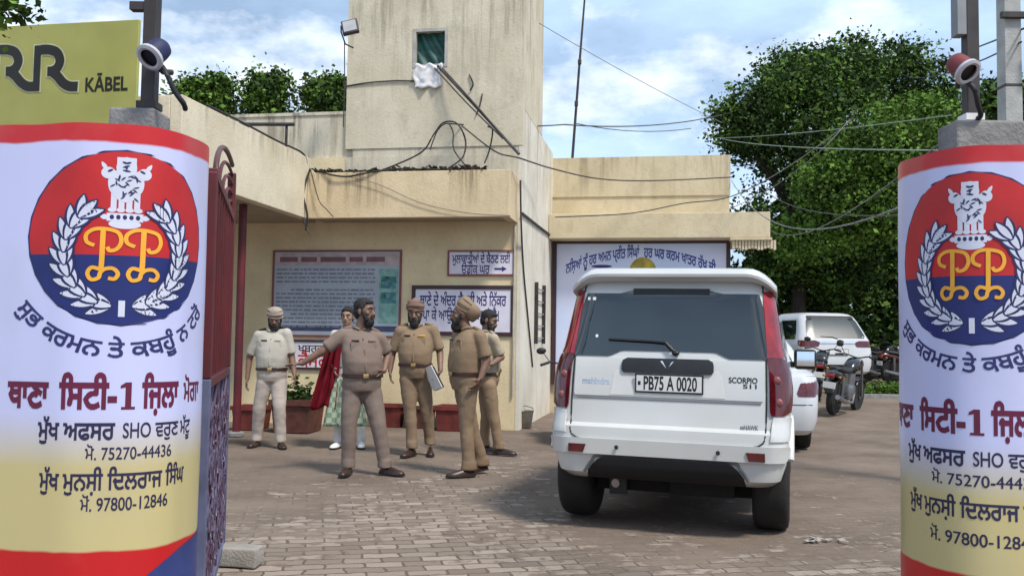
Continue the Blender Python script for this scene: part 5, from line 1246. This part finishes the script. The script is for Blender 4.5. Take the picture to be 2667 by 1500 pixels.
# ------------------------------------------------------------------ motorcycles
M_BIKE = mat('black_bike_paint', (.012, .012, .014), .25, .2, coat=.5); M_BIKEM = mat('bike_metal', (.30, .30, .31), .35, .2, metal=.8); M_SEAT = mat('bike_seat', (.02, .018, .018), .6, .2)
M_BIKER = mat('maroon_bike_paint', (.07, .008, .012), .3, .2, coat=.5)
def motorcycle(loc, rz, label, paint, lean=6, plate=True):
    t = thing('motorcycle', label, 'motorcycle', loc, rz, None); t.rotation_euler = (0, R(lean), rz)
    # x right, y forward; rear wheel at y=0, front wheel at y=1.27
    def wh(y, r, wd):
        rot = Matrix.Rotation(R(90), 3, 'Y'); bm = BM(); h = wd / 2
        lathe(bm, [(r * .72, -h * .8), (r * .9, -h), (r * .98, -h * .5), (r, 0), (r * .98, h * .5), (r * .9, h), (r * .72, h * .8)], 28, (0, 0, 0), rot); w_ = obj('wheel', bm, M_RUBBER, t, 50); w_.location = (0, y, r)
        bm = BM(); lathe(bm, [(r * .74, -h * .6), (r * .66, 0), (r * .74, h * .6)], 28, (0, 0, 0), rot); lathe(bm, [(.001, -.07), (.06, -.06), (.06, .06), (.001, .07)], 14, (0, 0, 0), rot)
        for k in range(6):
            a = math.pi * k / 3; tube(bm, [(0, .05 * math.cos(a), .05 * math.sin(a)), (0, r * .70 * math.cos(a), r * .70 * math.sin(a))], .012, 6)
        obj('rim', bm, M_BIKEM, w_, 50)
    wh(0, .30, .11); wh(1.27, .30, .09)
    bm = BM(); loft(bm, [(0, .52, .80), (0, .62, .86), (0, .80, .92), (0, .95, .90), (0, 1.03, .82)], [(.07, .03), (.115, .09), (.135, .11), (.115, .10), (.05, .06)], V((1, 0, 0)), V((0, .1, 1)).normalized(), 16); obj('fuel_tank', bm, paint, t, 60)
    bm = BM(); loft(bm, [(0, -.22, .83), (0, -.12, .84), (0, .15, .80), (0, .40, .79), (0, .54, .83)], [(.06, .03), (.12, .045), (.135, .05), (.13, .05), (.09, .03)], V((1, 0, 0)), V((0, 0, 1)), 16, 2.6); obj('seat', bm, M_SEAT, t, 60)
    bm = BM(); loft(bm, [(0, -.34, .74), (0, -.25, .76), (0, .0, .72), (0, .25, .66)], [(.05, .04), (.09, .07), (.11, .08), (.09, .08)], V((1, 0, 0)), V((0, 0, 1)), 14, 2.6); obj('tail_cowl', bm, paint, t, 50)
    bm = BM(); box(bm, (0, -.335, .72), (.13, .05, .075), .015); obj('tail_light', bm, M_LAMPR, t, 40)
    bm = BM(); pts = [(0, .34 * math.cos(a) * -1, .30 + .34 * math.sin(a)) for a in np.linspace(R(15), R(110), 10)]
    rings = [[bm.verts.new((x, y, z)) for x in np.linspace(-.075, .075, 6)] for _, y, z in pts]; skin(bm, rings, cap=False, closed=False); o = obj('mudguard', bm, M_BLACK, t, 180); md = o.modifiers.new('s', 'SOLIDIFY'); md.thickness = .01
    bm = BM(); pts = [(0, 1.27 + .34 * math.cos(a), .30 + .34 * math.sin(a)) for a in np.linspace(R(30), R(150), 10)]
    rings = [[bm.verts.new((x, y, z)) for x in np.linspace(-.06, .06, 6)] for _, y, z in pts]; skin(bm, rings, cap=False, closed=False); o = obj('mudguard', bm, paint, t, 180); md = o.modifiers.new('s', 'SOLIDIFY'); md.thickness = .01
    if plate:
        bm = BM(); box(bm, (0, -.36, .55), (.22, .012, .11), .003, Matrix.Rotation(R(-14), 3, 'X') if False else None); obj('number_plate', bm, M_PLATEW, t)
    bm = BM()
    for s in (-1, 1): tube(bm, [(s * .085, 1.27, .30), (s * .085, 1.12, .70), (s * .085, 1.02, .98)], .024, 8)
    obj('front_fork', bm, M_BIKEM, t, 60)
    bm = BM(); tube(bm, cr([(-.36, .86, 1.04), (-.22, .96, 1.07), (0, 1.02, 1.02), (.22, .96, 1.07), (.36, .86, 1.04)], 5), .013, 8)
    for s in (-1, 1): tube(bm, [(s * .24, .945, 1.065), (s * .36, .86, 1.04)], .020, 8)
    obj('handlebar', bm, M_BLACK, t, 60)
    bm = BM(); ball(bm, (0, 1.13, .90), (.095, .09, .10)); obj('headlight', bm, M_BIKEM, t, 60)
    for s in (-1, 1):
        bm = BM(); tube(bm, [(s * .22, .95, 1.07), (s * .30, .96, 1.20)], .007, 6); ball(bm, (s * .33, .96, 1.235), (.070, .018, .048)); obj('mirror', bm, M_BLACK, t, 60)
        bm = BM(); ball(bm, (s * .14, -.26, .70), (.030, .025, .022)); obj('indicator', bm, mat('amber', (.5, .16, .02), .3), t, 60)
        bm = BM(); tube(bm, [(s * .12, .0, .34), (s * .13, -.02, .70)], .032, 10); obj('shock_absorber', bm, M_BIKEM, t, 60)
    bm = BM(); box(bm, (0, .62, .40), (.24, .34, .28), .05); lathe(bm, [(.09, -.10), (.10, 0), (.09, .12)], 14, (0, .72, .62)); 
    obj('engine', bm, M_BIKEM, t, 40)
    bm = BM(); tube(bm, [(0, 1.0, .85), (0, .80, .55), (0, .60, .26), (0, .35, .28), (0, .2, .55), (0, .0, .68)], .028, 8); tube(bm, [(.07, .0, .30), (.07, .4, .34)], .022, 8); tube(bm, [(-.07, .0, .30), (-.07, .4, .34)], .022, 8); obj('frame', bm, M_BLACK, t, 60)
    bm = BM(); tube(bm, [(.10, .75, .40), (.13, .6, .22), (.14, .2, .25), (.15, -.30, .36)], [.022, .025, .04, .045], 10); obj('exhaust', bm, M_BIKEM, t, 60)
    return t
def bike_at(px, py, rz, label, paint=M_BIKE, lean=6, **k):
    z = 0.0
    for _ in range(4): p = onground(px, py, z); z = gz(p.x, p.y)
    return motorcycle((p.x, p.y, z), rz, label, paint, lean, **k)
bike_at(2168, 1072, R(-38), 'black motorcycle parked beside the big white SUV with its tail towards us', M_BIKE, 7)
for i, (px, py, rz, lb, pt) in enumerate(((2318, 985, R(-75), 'dark maroon motorcycle half hidden behind the right pillar', M_BIKER), (2258, 978, R(-60), 'small dark motorcycle at the rear between the white SUV and the pillar', M_BIKE), (2128, 978, R(-20), 'dark motorcycle squeezed between the white saloon and the nearer black motorcycle', M_BIKE))):
    p = at(px, 900, (24.0, 25.2, 18.6)[i]); motorcycle((p.x, p.y, gz(p.x, p.y)), rz, lb, pt, 5)
p = at(1418, 1085, 12.4); motorcycle((p.x + .47, 12.1, 0), R(4), 'black motorcycle standing against the pale side wall left of the SUV', M_BIKE, -5, plate=False)

# ------------------------------------------------------------------ pots and small things along the wall
M_POTR = mat('red_pot', (.19, .030, .022), .7, .25, scale=7, bump=.2); M_POTB = mat('brown_pot', (.13, .042, .028), .75, .25, scale=7, bump=.2); M_SOIL = mat('pot_soil', (.04, .03, .022), .95, .3)
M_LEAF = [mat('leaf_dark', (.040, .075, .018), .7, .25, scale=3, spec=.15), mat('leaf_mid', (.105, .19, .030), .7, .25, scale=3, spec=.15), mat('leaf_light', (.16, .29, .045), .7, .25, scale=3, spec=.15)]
def leaf_mesh(name, pts, nrm_jit, size, mats, midx, parent, asp=.55):
    """one mesh of many small creased leaves"""
    n = len(pts); r = np.random.RandomState(5 + n)
    d = r.normal(size=(n, 3)); d /= np.linalg.norm(d, axis=1)[:, None]; d[:, 2] = d[:, 2] * .7 - .15
    e = r.normal(size=(n, 3)); e -= d * (e * d).sum(1)[:, None] / (d * d).sum(1)[:, None]; e /= np.linalg.norm(e, axis=1)[:, None]
    s = size * (.5 + 1.3 * r.uniform(0, 1, n) ** 1.6)[:, None]; P = np.asarray(pts)
    f = np.cross(d, e); 
    v = np.stack([P - d * s * .5, P + e * s * asp * .5 + f * s * .08, P + d * s * .5, P - e * s * asp * .5 + f * s * .08], 1).reshape(-1, 3)
    me = bpy.data.meshes.new(name); me.vertices.add(4 * n); me.vertices.foreach_set('co', v.ravel())
    me.loops.add(4 * n); me.loops.foreach_set('vertex_index', np.arange(4 * n)); me.polygons.add(n); me.polygons.foreach_set('loop_start', np.arange(0, 4 * n, 4))
    me.polygons.foreach_set('material_index', np.asarray(midx, dtype=np.int32)); me.update(); me.validate()
    return link(name, me, mats, parent)
def pot(px, py, label, r, h, m_, square=False, plant=0):
    p = onground(px, py); t = thing('plant_pot', label, 'plant pot', (p.x, p.y, 0), -BPSI, 'pots along the station wall')
    bm = BM()
    if square:
        for (w_, z) in ((r * .86, 0),): pass
        rings = [[bm.verts.new((sx * a, sy * a, z)) for sx, sy in ((-1, -1), (1, -1), (1, 1), (-1, 1))] for a, z in ((r * .84, 0), (r * .95, h * .82), (r * 1.06, h * .83), (r * 1.06, h), (r * .92, h), (r * .90, h * .88))]
        skin(bm, rings)
    else: lathe(bm, [(r * .70, 0), (r * .80, h * .3), (r * .94, h * .8), (r * 1.05, h * .82), (r * 1.06, h), (r * .92, h), (r * .9, h * .9), (.001, h * .9)], 24)
    obj('pot', bm, m_, t, 35)
    bm = BM(); lathe(bm, [(r * .86, h * .86), (r * .6, h * .93), (.001, h * .95)], 16); obj('soil', bm, M_SOIL, t, 60)
    if plant:
        rr = np.random.RandomState(int(px)); n = 160; q = rr.normal(size=(n, 3)) * np.array([.16, .16, .16]) * plant; q[:, 2] = np.abs(q[:, 2]) * 1.3 + h
        leaf_mesh('foliage', q, 0, .10, M_LEAF, np.zeros(n), t)
pot(655, 1116, 'dark red pot at the far left of the wall behind the pale officer', .22, .34, M_POTR, True)
pot(775, 1122, 'wide brown planter box left of the red shawl with a dark plant', .30, .46, M_POTB, True, .6)
pot(1018, 1108, 'red square planter between the two front officers', .24, .36, M_POTR, True)
pot(1098, 1112, 'brown planter box behind the officer with papers', .21, .34, M_POTB, True)
pot(1178, 1118, 'bright red square planter behind the slanted turban officer', .22, .36, M_POTR, True)
pot(1310, 1112, 'round brown clay pot next to the grey bucket', .19, .36, M_POTB)
p = onground(1367, 1113); t = thing('bucket', 'grey metal bucket at the foot of the pale side wall corner', 'bucket', (p.x, p.y, 0))
bm = BM(); lathe(bm, [(.10, 0), (.128, .24), (.134, .245), (.134, .26), (.122, .26), (.095, .03), (.001, .03)], 24); obj('pail', bm, mat('bucket_grey', (.15, .13, .11), .6, .3), t, 40)
bm = BM(); tube(bm, [(-.132, 0, .24), (-.12, .05, .30), (0, .08, .33), (.12, .05, .30), (.132, 0, .24)], .006, 6); obj('handle', bm, M_STEEL, t)
p = onground(622, 1468); bm = BM(); box(bm, (0, 0, .05), (.26, .14, .11), .012)
bmesh.ops.subdivide_edges(bm, edges=bm.edges, cuts=2); wrinkle(bm, .008, 14, 2)
o = tag(obj('concrete_block', bm, mat('pale_block', (.36, .33, .29), .9, .15, bump=.4), None, 60), 'pale concrete block lying on the ground by the gate foot', 'block'); o.location = (p.x, p.y, 0); o.rotation_euler.z = R(-8)
for i, (px, py, s_) in enumerate(((2140, 1412, .10), (2190, 1418, .07))): pass
bm = BM(); p = onground(2150, 1408)
for i in range(9): box(bm, (p.x + rnd.uniform(-.12, .12), p.y + rnd.uniform(-.05, .05), .008), (rnd.uniform(.04, .12), rnd.uniform(.015, .03), .008), 0, Matrix.Rotation(rnd.uniform(0, 3), 3, 'Z'))
tag(obj('paper_scraps', bm, mat('scrap', (.42, .38, .34), .9), None), 'torn pale paper scraps on the ground behind the SUV wheel', 'litter', kind='stuff')
# floodlight on the tower corner
q = at(912, 72, 13.75); t = thing('floodlight', 'square grey floodlight clamped to the top left edge of the tower', 'lamp', q)
rot = Matrix.Rotation(R(-14), 3, 'Y') @ Matrix.Rotation(R(-22), 3, 'X')
bm = BM(); box(bm, (0, 0, 0), (.25, .07, .25), .012, rot); obj('housing', bm, M_STEEL, t, 40)
bm = BM(); box(bm, (0, 0, 0), (.20, .012, .20), .002, rot)
for v in bm.verts: v.co += rot @ V((0, -.036, 0))
obj('lens', bm, mat('lamp_glass', (.42, .42, .42), .2, .1), t)
bm = BM(); tube(bm, [(-.14, .01, .02), (-.15, .08, -.05), (-.09, .12, -.22), (.0, .3, -.22)], .012, 6); tube(bm, [(-.10, .10, -.2), (-.09, .13, -.7), (-.09, .13, -1.5)], .008, 6); obj('bracket', bm, M_STEEL, t, 60)
# thin antenna mast on the right block
a = bw(0, VR + .4, 0); pA = at(1489, 420, a.y + .1); pB = at(1525, -30, a.y + .1)
t = thing('antenna_mast', 'thin dark antenna mast leaning on the right block roof', 'mast', pA)
bm = BM(); pB2 = pA + (pB - pA) * 1.2; tube(bm, [(0, 0, -.15), tuple((pB2 - pA) * .45), tuple(pB2 - pA)], [.028, .024, .015], 8); obj('pole', bm, M_STEEL, t)
for f in (.33, .57):
    bm = BM(); c = (pB - pA) * f; box(bm, c, (.07, .07, .10), .01); obj('clamp', bm, M_STEEL, t)
# pipe railing on the wing roof
t = thing('roof_railing', 'low dark pipe railing on the roof of the left wing', 'railing', bw(U_WR - 1.15, -.6, Z_WT))
bm = BM(); zz = at(660, 278, 13.3).z - Z_WT; tube(bm, [(-.2, .3, zz), (.75, .25, zz)], .03, 8); obj('top_bar', bm, M_STEEL, t)
for x in (.0, .62):
    bm = BM(); tube(bm, [(x, .28, zz), (x, .28, -.3)], .022, 8); obj('upright', bm, M_STEEL, t)
# concrete utility pole at the right
q = at(2632, 380, 8.6); t = thing('utility_pole', 'pale concrete utility pole with steel crossarm behind the right pillar', 'pole', (q.x, q.y, 0))
bm = BM(); rings = [[bm.verts.new((sx * a, sy * a, z)) for sx, sy in ((-1, -1), (1, -1), (1, 1), (-1, 1))] for a, z in ((.085, -.2), (.070, 7.5))]; skin(bm, rings); obj('shaft', bm, mat('pole_concrete', (.42, .42, .40), .9, .15, bump=.3), t)
for (x, y) in ((2632, 40), (2640, 370)):
    z = at(x, y, 8.5).z; bm = BM(); box(bm, (.25, -.1, z), (.75, .05, .06), .005, None); obj('crossarm', bm, M_STEEL, t)
z = at(2655, 115, 8.4).z; bm = BM(); lathe(bm, [(.03, -.12), (.05, -.08), (.03, -.05), (.055, 0), (.03, .04), (.05, .08), (.02, .12)], 14, (.20, -.2, z)); obj('insulator', bm, M_BLACK, t, 40)
bm = BM(); box(bm, (0, 0, z - .35), (.16, .16, .03), .004); box(bm, (0, 0, z - .9), (.165, .165, .03), .004); obj('band', bm, M_STEEL, t)

# ------------------------------------------------------------------ trees
M_BARK = mat('bark', (.055, .042, .032), .95, .3, scale=12, bump=.6, stretch=(1, 1, .3))
def tree(label, base, blobs, n, leaf, tone, seed, clump=.42, group=None, name='leafy_tree', limbs=True):
    """blobs: (centre, radii). leaves gather in clumps spread through each blob; every clump has its own tone"""
    base = V(base); t = thing(name, label, 'tree', base, 0, group); r = np.random.RandomState(seed)
    vol = np.array([b[1][0] * b[1][1] * b[1][2] for b in blobs]) ** .75; vol = vol / vol.sum()
    pts = []; mi = []
    for (c, rad), fr in zip(blobs, vol):
        nb = int(n * fr); nc = max(10, int(nb / 70))
        q = r.normal(size=(nc, 3)); q /= np.linalg.norm(q, axis=1)[:, None]; q *= r.uniform(.25, 1, nc)[:, None] ** .45
        q = q * (1 + .17 * r.normal(size=(nc, 1)))
        cc = q * np.array(rad) + np.array(c) - np.array(base)
        up = q[:, 2]; tn = r.choice(3, nc, p=tone)
        k = r.randint(0, nc, nb); p = cc[k] + r.normal(size=(nb, 3)) * clump * np.array([1, 1, .62]) * r.uniform(.4, 1.1, nc)[k][:, None]
        pts.append(p); mi.append(tn[k])
    pts = np.concatenate(pts); mi = np.concatenate(mi)
    flip = r.uniform(size=len(mi)) < .10; mi[flip] = r.choice(3, flip.sum(), p=tone)
    pts += r.normal(size=pts.shape) * .05
    leaf_mesh('crown', pts, 0, leaf, M_LEAF, mi, t, .6)
    bm = BM(); c0 = V(blobs[0][0]) - base; h = c0.z - blobs[0][1][2] * .35
    tr = .035 * (c0.z + blobs[0][1][2]) * .5 + .06
    top = V((c0.x * .6, c0.y * .6, h)); pts_ = cr([(0, 0, -.3), (.08, .03, h * .4), tuple(top)], 6); tube(bm, pts_, [tr * (1.15 - .5 * i / (len(pts_) - 1)) for i in range(len(pts_))], 10)
    if limbs:
        for c, rad in blobs:
            for _ in range(3):
                e = V(c) - base + V((r.uniform(-.6, .6) * rad[0], r.uniform(-.6, .6) * rad[1], r.uniform(-.1, .6) * rad[2])); s0 = V(pts_[int(len(pts_) * r.uniform(.6, .95))])
                ln = cr([tuple(s0), tuple(s0.lerp(e, .5) + V((r.uniform(-.3, .3), r.uniform(-.3, .3), r.uniform(0, .4)))), tuple(e)], 5)
                tube(bm, ln, [tr * .5 * (1 - .82 * i / (len(ln) - 1)) for i in range(len(ln))], 6)
    obj('trunk', bm, M_BARK, t, 60)
    return t
def bl(px, py, Y, rx, ry, rz):
    """blob: photo centre at depth Y, radii given in photo pixels at that depth (depth radius = mean)"""
    s = Y / FPX; return (tuple(at(px, py, Y)), (rx * s, (rx + ry) * .5 * s if rz is None else rz, ry * s))
def gnd(px, Y): p = at(px, 900, Y); return (p.x, p.y, gz(p.x, p.y))
GT = 'trees behind the station'
tree('tall dark spreading tree right behind the yellow block', gnd(2075, 27), [bl(2085, 330, 27, 150, 190, None), bl(1950, 330, 27, 85, 100, None), bl(2190, 220, 28, 120, 105, None), bl(2075, 200, 28, 100, 70, None), bl(1975, 590, 27, 80, 80, None), bl(1915, 330, 27, 50, 60, None), bl(2060, 690, 27, 110, 80, None), bl(2180, 690, 27, 110, 90, None)],
     56000, .12, (.60, .36, .04), 11, .30, GT)
tree('bright green bushy tree in front of the tall dark one', gnd(2440, 24.5), [bl(2290, 400, 24.5, 125, 105, None), bl(2400, 320, 25, 70, 70, None), bl(2180, 500, 24.5, 105, 85, None), bl(2310, 520, 24.5, 110, 90, None), bl(2110, 620, 25, 90, 60, None)],
     56000, .112, (.10, .50, .40), 12, .30, GT)
tree('tall dark tree rising behind the bright green one', gnd(2350, 31), [bl(2340, 220, 31, 120, 105, None), bl(2250, 160, 31, 80, 70, None), bl(2430, 300, 31, 70, 110, None), bl(2370, 480, 31, 150, 180, None), bl(2290, 690, 30, 120, 110, None)],
     36000, .14, (.50, .44, .06), 13, .36, GT)
tree('grey green tree far behind the utility pole', gnd(2640, 40), [bl(2580, 290, 40, 60, 70, None), bl(2690, 300, 40, 90, 100, None)], 14000, .24, (.5, .45, .05), 14, .55, GT)
for i, (px, py, rx, ry, lb) in enumerate(((540, 270, 66, 74, 'round light green treetop showing above the left wing roof'), (695, 268, 44, 72, 'narrow dark treetop between the wing roof and the tower'), (850, 268, 48, 72, 'dark treetop tight against the left edge of the tower'))):
    tree(lb, gnd(px, 25), [bl(px, py + 12, 25, rx * .8, ry * .8, None)] + [bl(px + rnd.uniform(-.8, .8) * rx, py + rnd.uniform(-.75, .4) * ry, 25, rx * rnd.uniform(.2, .42), ry * rnd.uniform(.2, .4), None) for _ in range(9)], 9000, .12, ((.2, .5, .3), (.5, .42, .08), (.5, .42, .08))[i], 20 + i, .24, 'treetops above the left roof')
tree('overhanging tree whose lowest leaves enter at the top left corner', (-7.6, 8.2, 0), [bl(-190, -120, 8.6, 200, 150, None), bl(-20, 5, 8.6, 70, 55, None)], 9000, .085, (.7, .28, .02), 31, .16, name='overhanging_tree')
# dark undergrowth under and behind the trees
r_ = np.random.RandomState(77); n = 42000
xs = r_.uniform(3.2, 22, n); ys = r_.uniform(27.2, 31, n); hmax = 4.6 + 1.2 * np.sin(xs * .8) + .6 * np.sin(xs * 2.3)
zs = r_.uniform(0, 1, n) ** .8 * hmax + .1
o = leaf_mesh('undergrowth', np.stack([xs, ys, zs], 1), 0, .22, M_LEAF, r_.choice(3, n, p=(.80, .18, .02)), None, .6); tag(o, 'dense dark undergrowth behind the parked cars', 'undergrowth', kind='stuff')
n = 30000; xs = r_.uniform(-45, 70, n); ys = r_.uniform(52, 58, n); zs = r_.uniform(0, 1, n) * (4.5 + 1.5 * np.sin(xs * .5) + np.sin(xs * 1.7))
o = leaf_mesh('distant_woods', np.stack([xs, ys, zs], 1), 0, .75, M_LEAF, r_.choice(3, n, p=(.6, .36, .04)), None, .6); tag(o, 'distant belt of trees along the horizon', 'woods', kind='stuff')
# kerb and weeds in front of the parked SUV
bm = BM(); c0 = at(2190, 1012, 19.5); c1 = at(2345, 1006, 19.8); bx(bm, c0.x, c0.x + 3.4, c0.y, c0.y + .16, gz(c0.x + 1, c0.y) - .1, gz(c0.x + 1, c0.y) + .07, .01)
tag(obj('kerb', bm, M_CONC, None), kind='structure')
n = 5200; xs = c0.x + r_.uniform(.0, 3.2, n); ys = c0.y + .2 + r_.uniform(0, 1.0, n) ** 1.4; zz = np.array([gz(a, b) for a, b in zip(xs, ys)]) + r_.uniform(0, .26, n) * (.4 + .6 * np.abs(np.sin(xs * 2.1)))
o = leaf_mesh('weeds', np.stack([xs, ys, zz], 1), 0, .12, M_LEAF, r_.choice(3, n, p=(.2, .45, .35)), None, .25); tag(o, 'green weeds growing along the kerb in front of the parked white SUV', 'weeds', kind='stuff')

# ------------------------------------------------------------------ cables
def cable(label, pts, r=.008, m_=None, group='overhead cables', smooth=True, name='cable'):
    o = V(pts[0]); bm = BM(); P = cr([tuple(V(p) - o) for p in pts], 6) if smooth else [V(p) - o for p in pts]
    tube(bm, P, r, 6); c = obj(name, bm, m_ or M_CABLE, None, 60); c.location = o
    return tag(c, label, 'cable', group)
def W(px, py, v): u, z = bp(px, py, v); return bw(u, v, z)
M_CABG = mat('cable_weathered', (.06, .055, .05), .7, .2)
# bundle that runs from the tower window down to the right
for i, (a, b_, e) in enumerate((((1140, 172), (1250, 290), (1352, 402)), ((1150, 176), (1240, 275), (1335, 385)), ((1132, 178), (1215, 268), (1310, 362)))):
    cable(('thickest of the slanting cables from the tower window to the canopy corner', 'middle slanting cable of the bundle below the tower window', 'lowest slanting cable of the bundle below the tower window')[i],
          [W(a[0], a[1], -.06), W(b_[0], b_[1], -.35), W(e[0], e[1], -.62)], (.022, .013, .011)[i], M_CABG)
# arc line on the tower left of the window
cable('thin cable lying in a flat arc across the tower left of the window', [W(902, 225, -.02), W(960, 216, -.03), W(1030, 211, -.03), W(1082, 212, -.03)], .012, M_CABG)
# loops above the canopy
cable('large looped cable rising from the canopy gutter', [W(960, 455, -.55), W(1030, 430, -.45), W(1100, 395, -.35), W(1130, 350, -.3), W(1155, 320, -.25), W(1190, 322, -.25), W(1212, 365, -.3), W(1205, 410, -.4), W(1165, 440, -.5)], .013)
cable('second loop of cable beside the large one above the canopy', [W(1120, 390, -.4), W(1140, 340, -.32), W(1165, 322, -.3), W(1180, 345, -.3), W(1182, 390, -.4), W(1215, 435, -.5)], .010)
cable('upright cable end sticking out of the canopy gutter', [W(1262, 425, -.5), W(1275, 390, -.45), W(1283, 340, -.4), W(1270, 330, -.4)], .012)
cable('short curled wire on the tower right of the cloth', [W(1222, 195, -.03), W(1232, 220, -.04), W(1224, 236, -.04)], .012)
cable('short bent wire on the tower below the curled one', [W(1256, 245, -.03), W(1250, 275, -.04), W(1240, 300, -.04)], .010)
cable('tangled cable lying along the canopy edge', [W(812, 440, -.7), W(860, 455, -.79), W(905, 460, -.79), W(960, 450, -.78), W(1040, 440, -.7), W(1130, 442, -.7), W(1250, 436, -.68)], .014)
cable('thin slack cable from the canopy edge to its lower right corner', [W(905, 460, -.79), W(985, 480, -.79), W(1100, 530, -.78), W(1220, 555, -.78), W(1330, 562, -.77)], .006, M_CABLE2)
for i, (e1, e2, e3) in enumerate((((790, 500), (800, 560), (796, 600)), ((830, 520), (850, 545), (868, 565)), ((795, 480), (788, 560), (806, 610)))):
    cable(('dark cable hanging straight down the corner between wing and canopy', 'thin cable slanting across the canopy fascia from the corner', 'frayed cable dangling below the corner of the wing')[i], [W(808, 440, -.79), W(e1[0], e1[1], -.82), W(e2[0], e2[1], -.82), W(e3[0], e3[1], -.82)], (.016, .008, .013)[i], (M_CABLE, M_CABG, M_CABG)[i])
# cables along the roof edge of the left wing
d = lambda t, z: bw(U_WR - .01, V_WN + (3.6) * t, Z_WT + z)
cable('black cable lying along the top edge of the left wing', [d(.15, .02), d(.4, .03), d(.7, .02), d(.95, .03), d(1.0, -.10)], .014)
# lines crossing to the right
far1 = at(2700, 250, 9.0)
cable('long cable from the looped bundle across the sky to the right trees', sag(W(1165, 322, -.3), at(1470, 325, 16), .04, 10)[:-1] + sag(at(1470, 325, 16), at(1880, 300, 20), .12, 10), .012, M_CABG, smooth=False)
cable('thin cable just under the long one over the antenna mast', sag(at(1500, 322, 16.5), at(1800, 335, 18), .1, 8), .008, M_CABG, smooth=False)
cable('cable drooping from the canopy corner across the yellow parapet', [W(1205, 330, -.3), W(1290, 395, -.5), W(1352, 412, -.6)] + [at(1440, 440, 15), at(1560, 466, 16), at(1700, 471, 16.5), at(1905, 462, 16.8)], .012, M_CABG)
cable('cable rising from the sunshade over the parapet towards the tree', [at(1445, 566, 16.2), at(1640, 556, 16), at(1780, 530, 16), at(1910, 510, 16), at(2060, 430, 17), at(2210, 320, 18), at(2225, 290, 18)], .010, M_CABG)
cable('pale wire strung level through the green tree', sag(at(1860, 360, 20), at(2480, 300, 9), .05, 14), .006, mat('wire_pale', (.30, .36, .28), .5), smooth=False)
cable('second pale wire sagging through the green tree to the pillar block', sag(at(1880, 362, 20), at(2475, 392, 6.0), .06, 14), .006, MATS['wire_pale'], smooth=False)
cable('wire sagging from the parapet end to the right pillar', sag(at(1905, 470, 17), at(2345, 540, 6), .45, 16), .007, M_CABLE2, smooth=False)
cable('crossing wire that climbs from the sunshade through the tree', [at(1900, 545, 17), at(2010, 490, 16), at(2130, 400, 15), at(2215, 310, 15)], .007, M_CABLE2)
cable('power line from the utility pole over the trees', sag(at(2380, 165, 30), at(2667, 75, 8.4), .1, 10), .010, M_CABLE, smooth=False)
cable('second power line running to the pole above the trees', sag(at(2340, 190, 30), at(2660, 110, 8.4), .25, 10), .009, M_CABLE, smooth=False)
cable('thin wire from the sunshade end up to the right steel column', sag(at(2005, 600, 15.5), at(2500, 330, 4.2), .25, 14), .004, M_CABLE2, smooth=False)
cable('thin dark wire low across the shaded trees to the right pillar', sag(at(1960, 470, 17), at(2360, 560, 5.5), .2, 14), .005, M_CABG, smooth=False)
cable('faint wire falling from the tower top across the sky', sag(at(1402, 60, 15.5), at(1880, 320, 19), .05, 12), .006, M_CABLE2, smooth=False)
# conduit down the wall corner and the diagonal pipe on the side wall
S_ = lambda px, py: bw(U_RIGHT + .06 + .02, sidepx(px, py)[0], sidepx(px, py)[1])
cable('dark pipe slanting down the side wall to the sunshade', [S_(1357, 556), S_(1400, 590), S_(1446, 624)], .022, M_STEEL, 'pipes and wires on the side wall')
cable('loose wire hanging down the side wall corner', [S_(1352, 470), S_(1354, 580), S_(1360, 700), S_(1372, 830), S_(1384, 955)], .014, M_CABG, 'pipes and wires on the side wall')
cable('pale conduit running down the wall corner beside the signs', [bw(-.035, -.03, .5), bw(-.035, -.03, 1.8), bw(-.035, -.03, 3.1)], .016, mat('conduit_pale', (.50, .46, .38), .7), 'pipes and wires on the side wall')
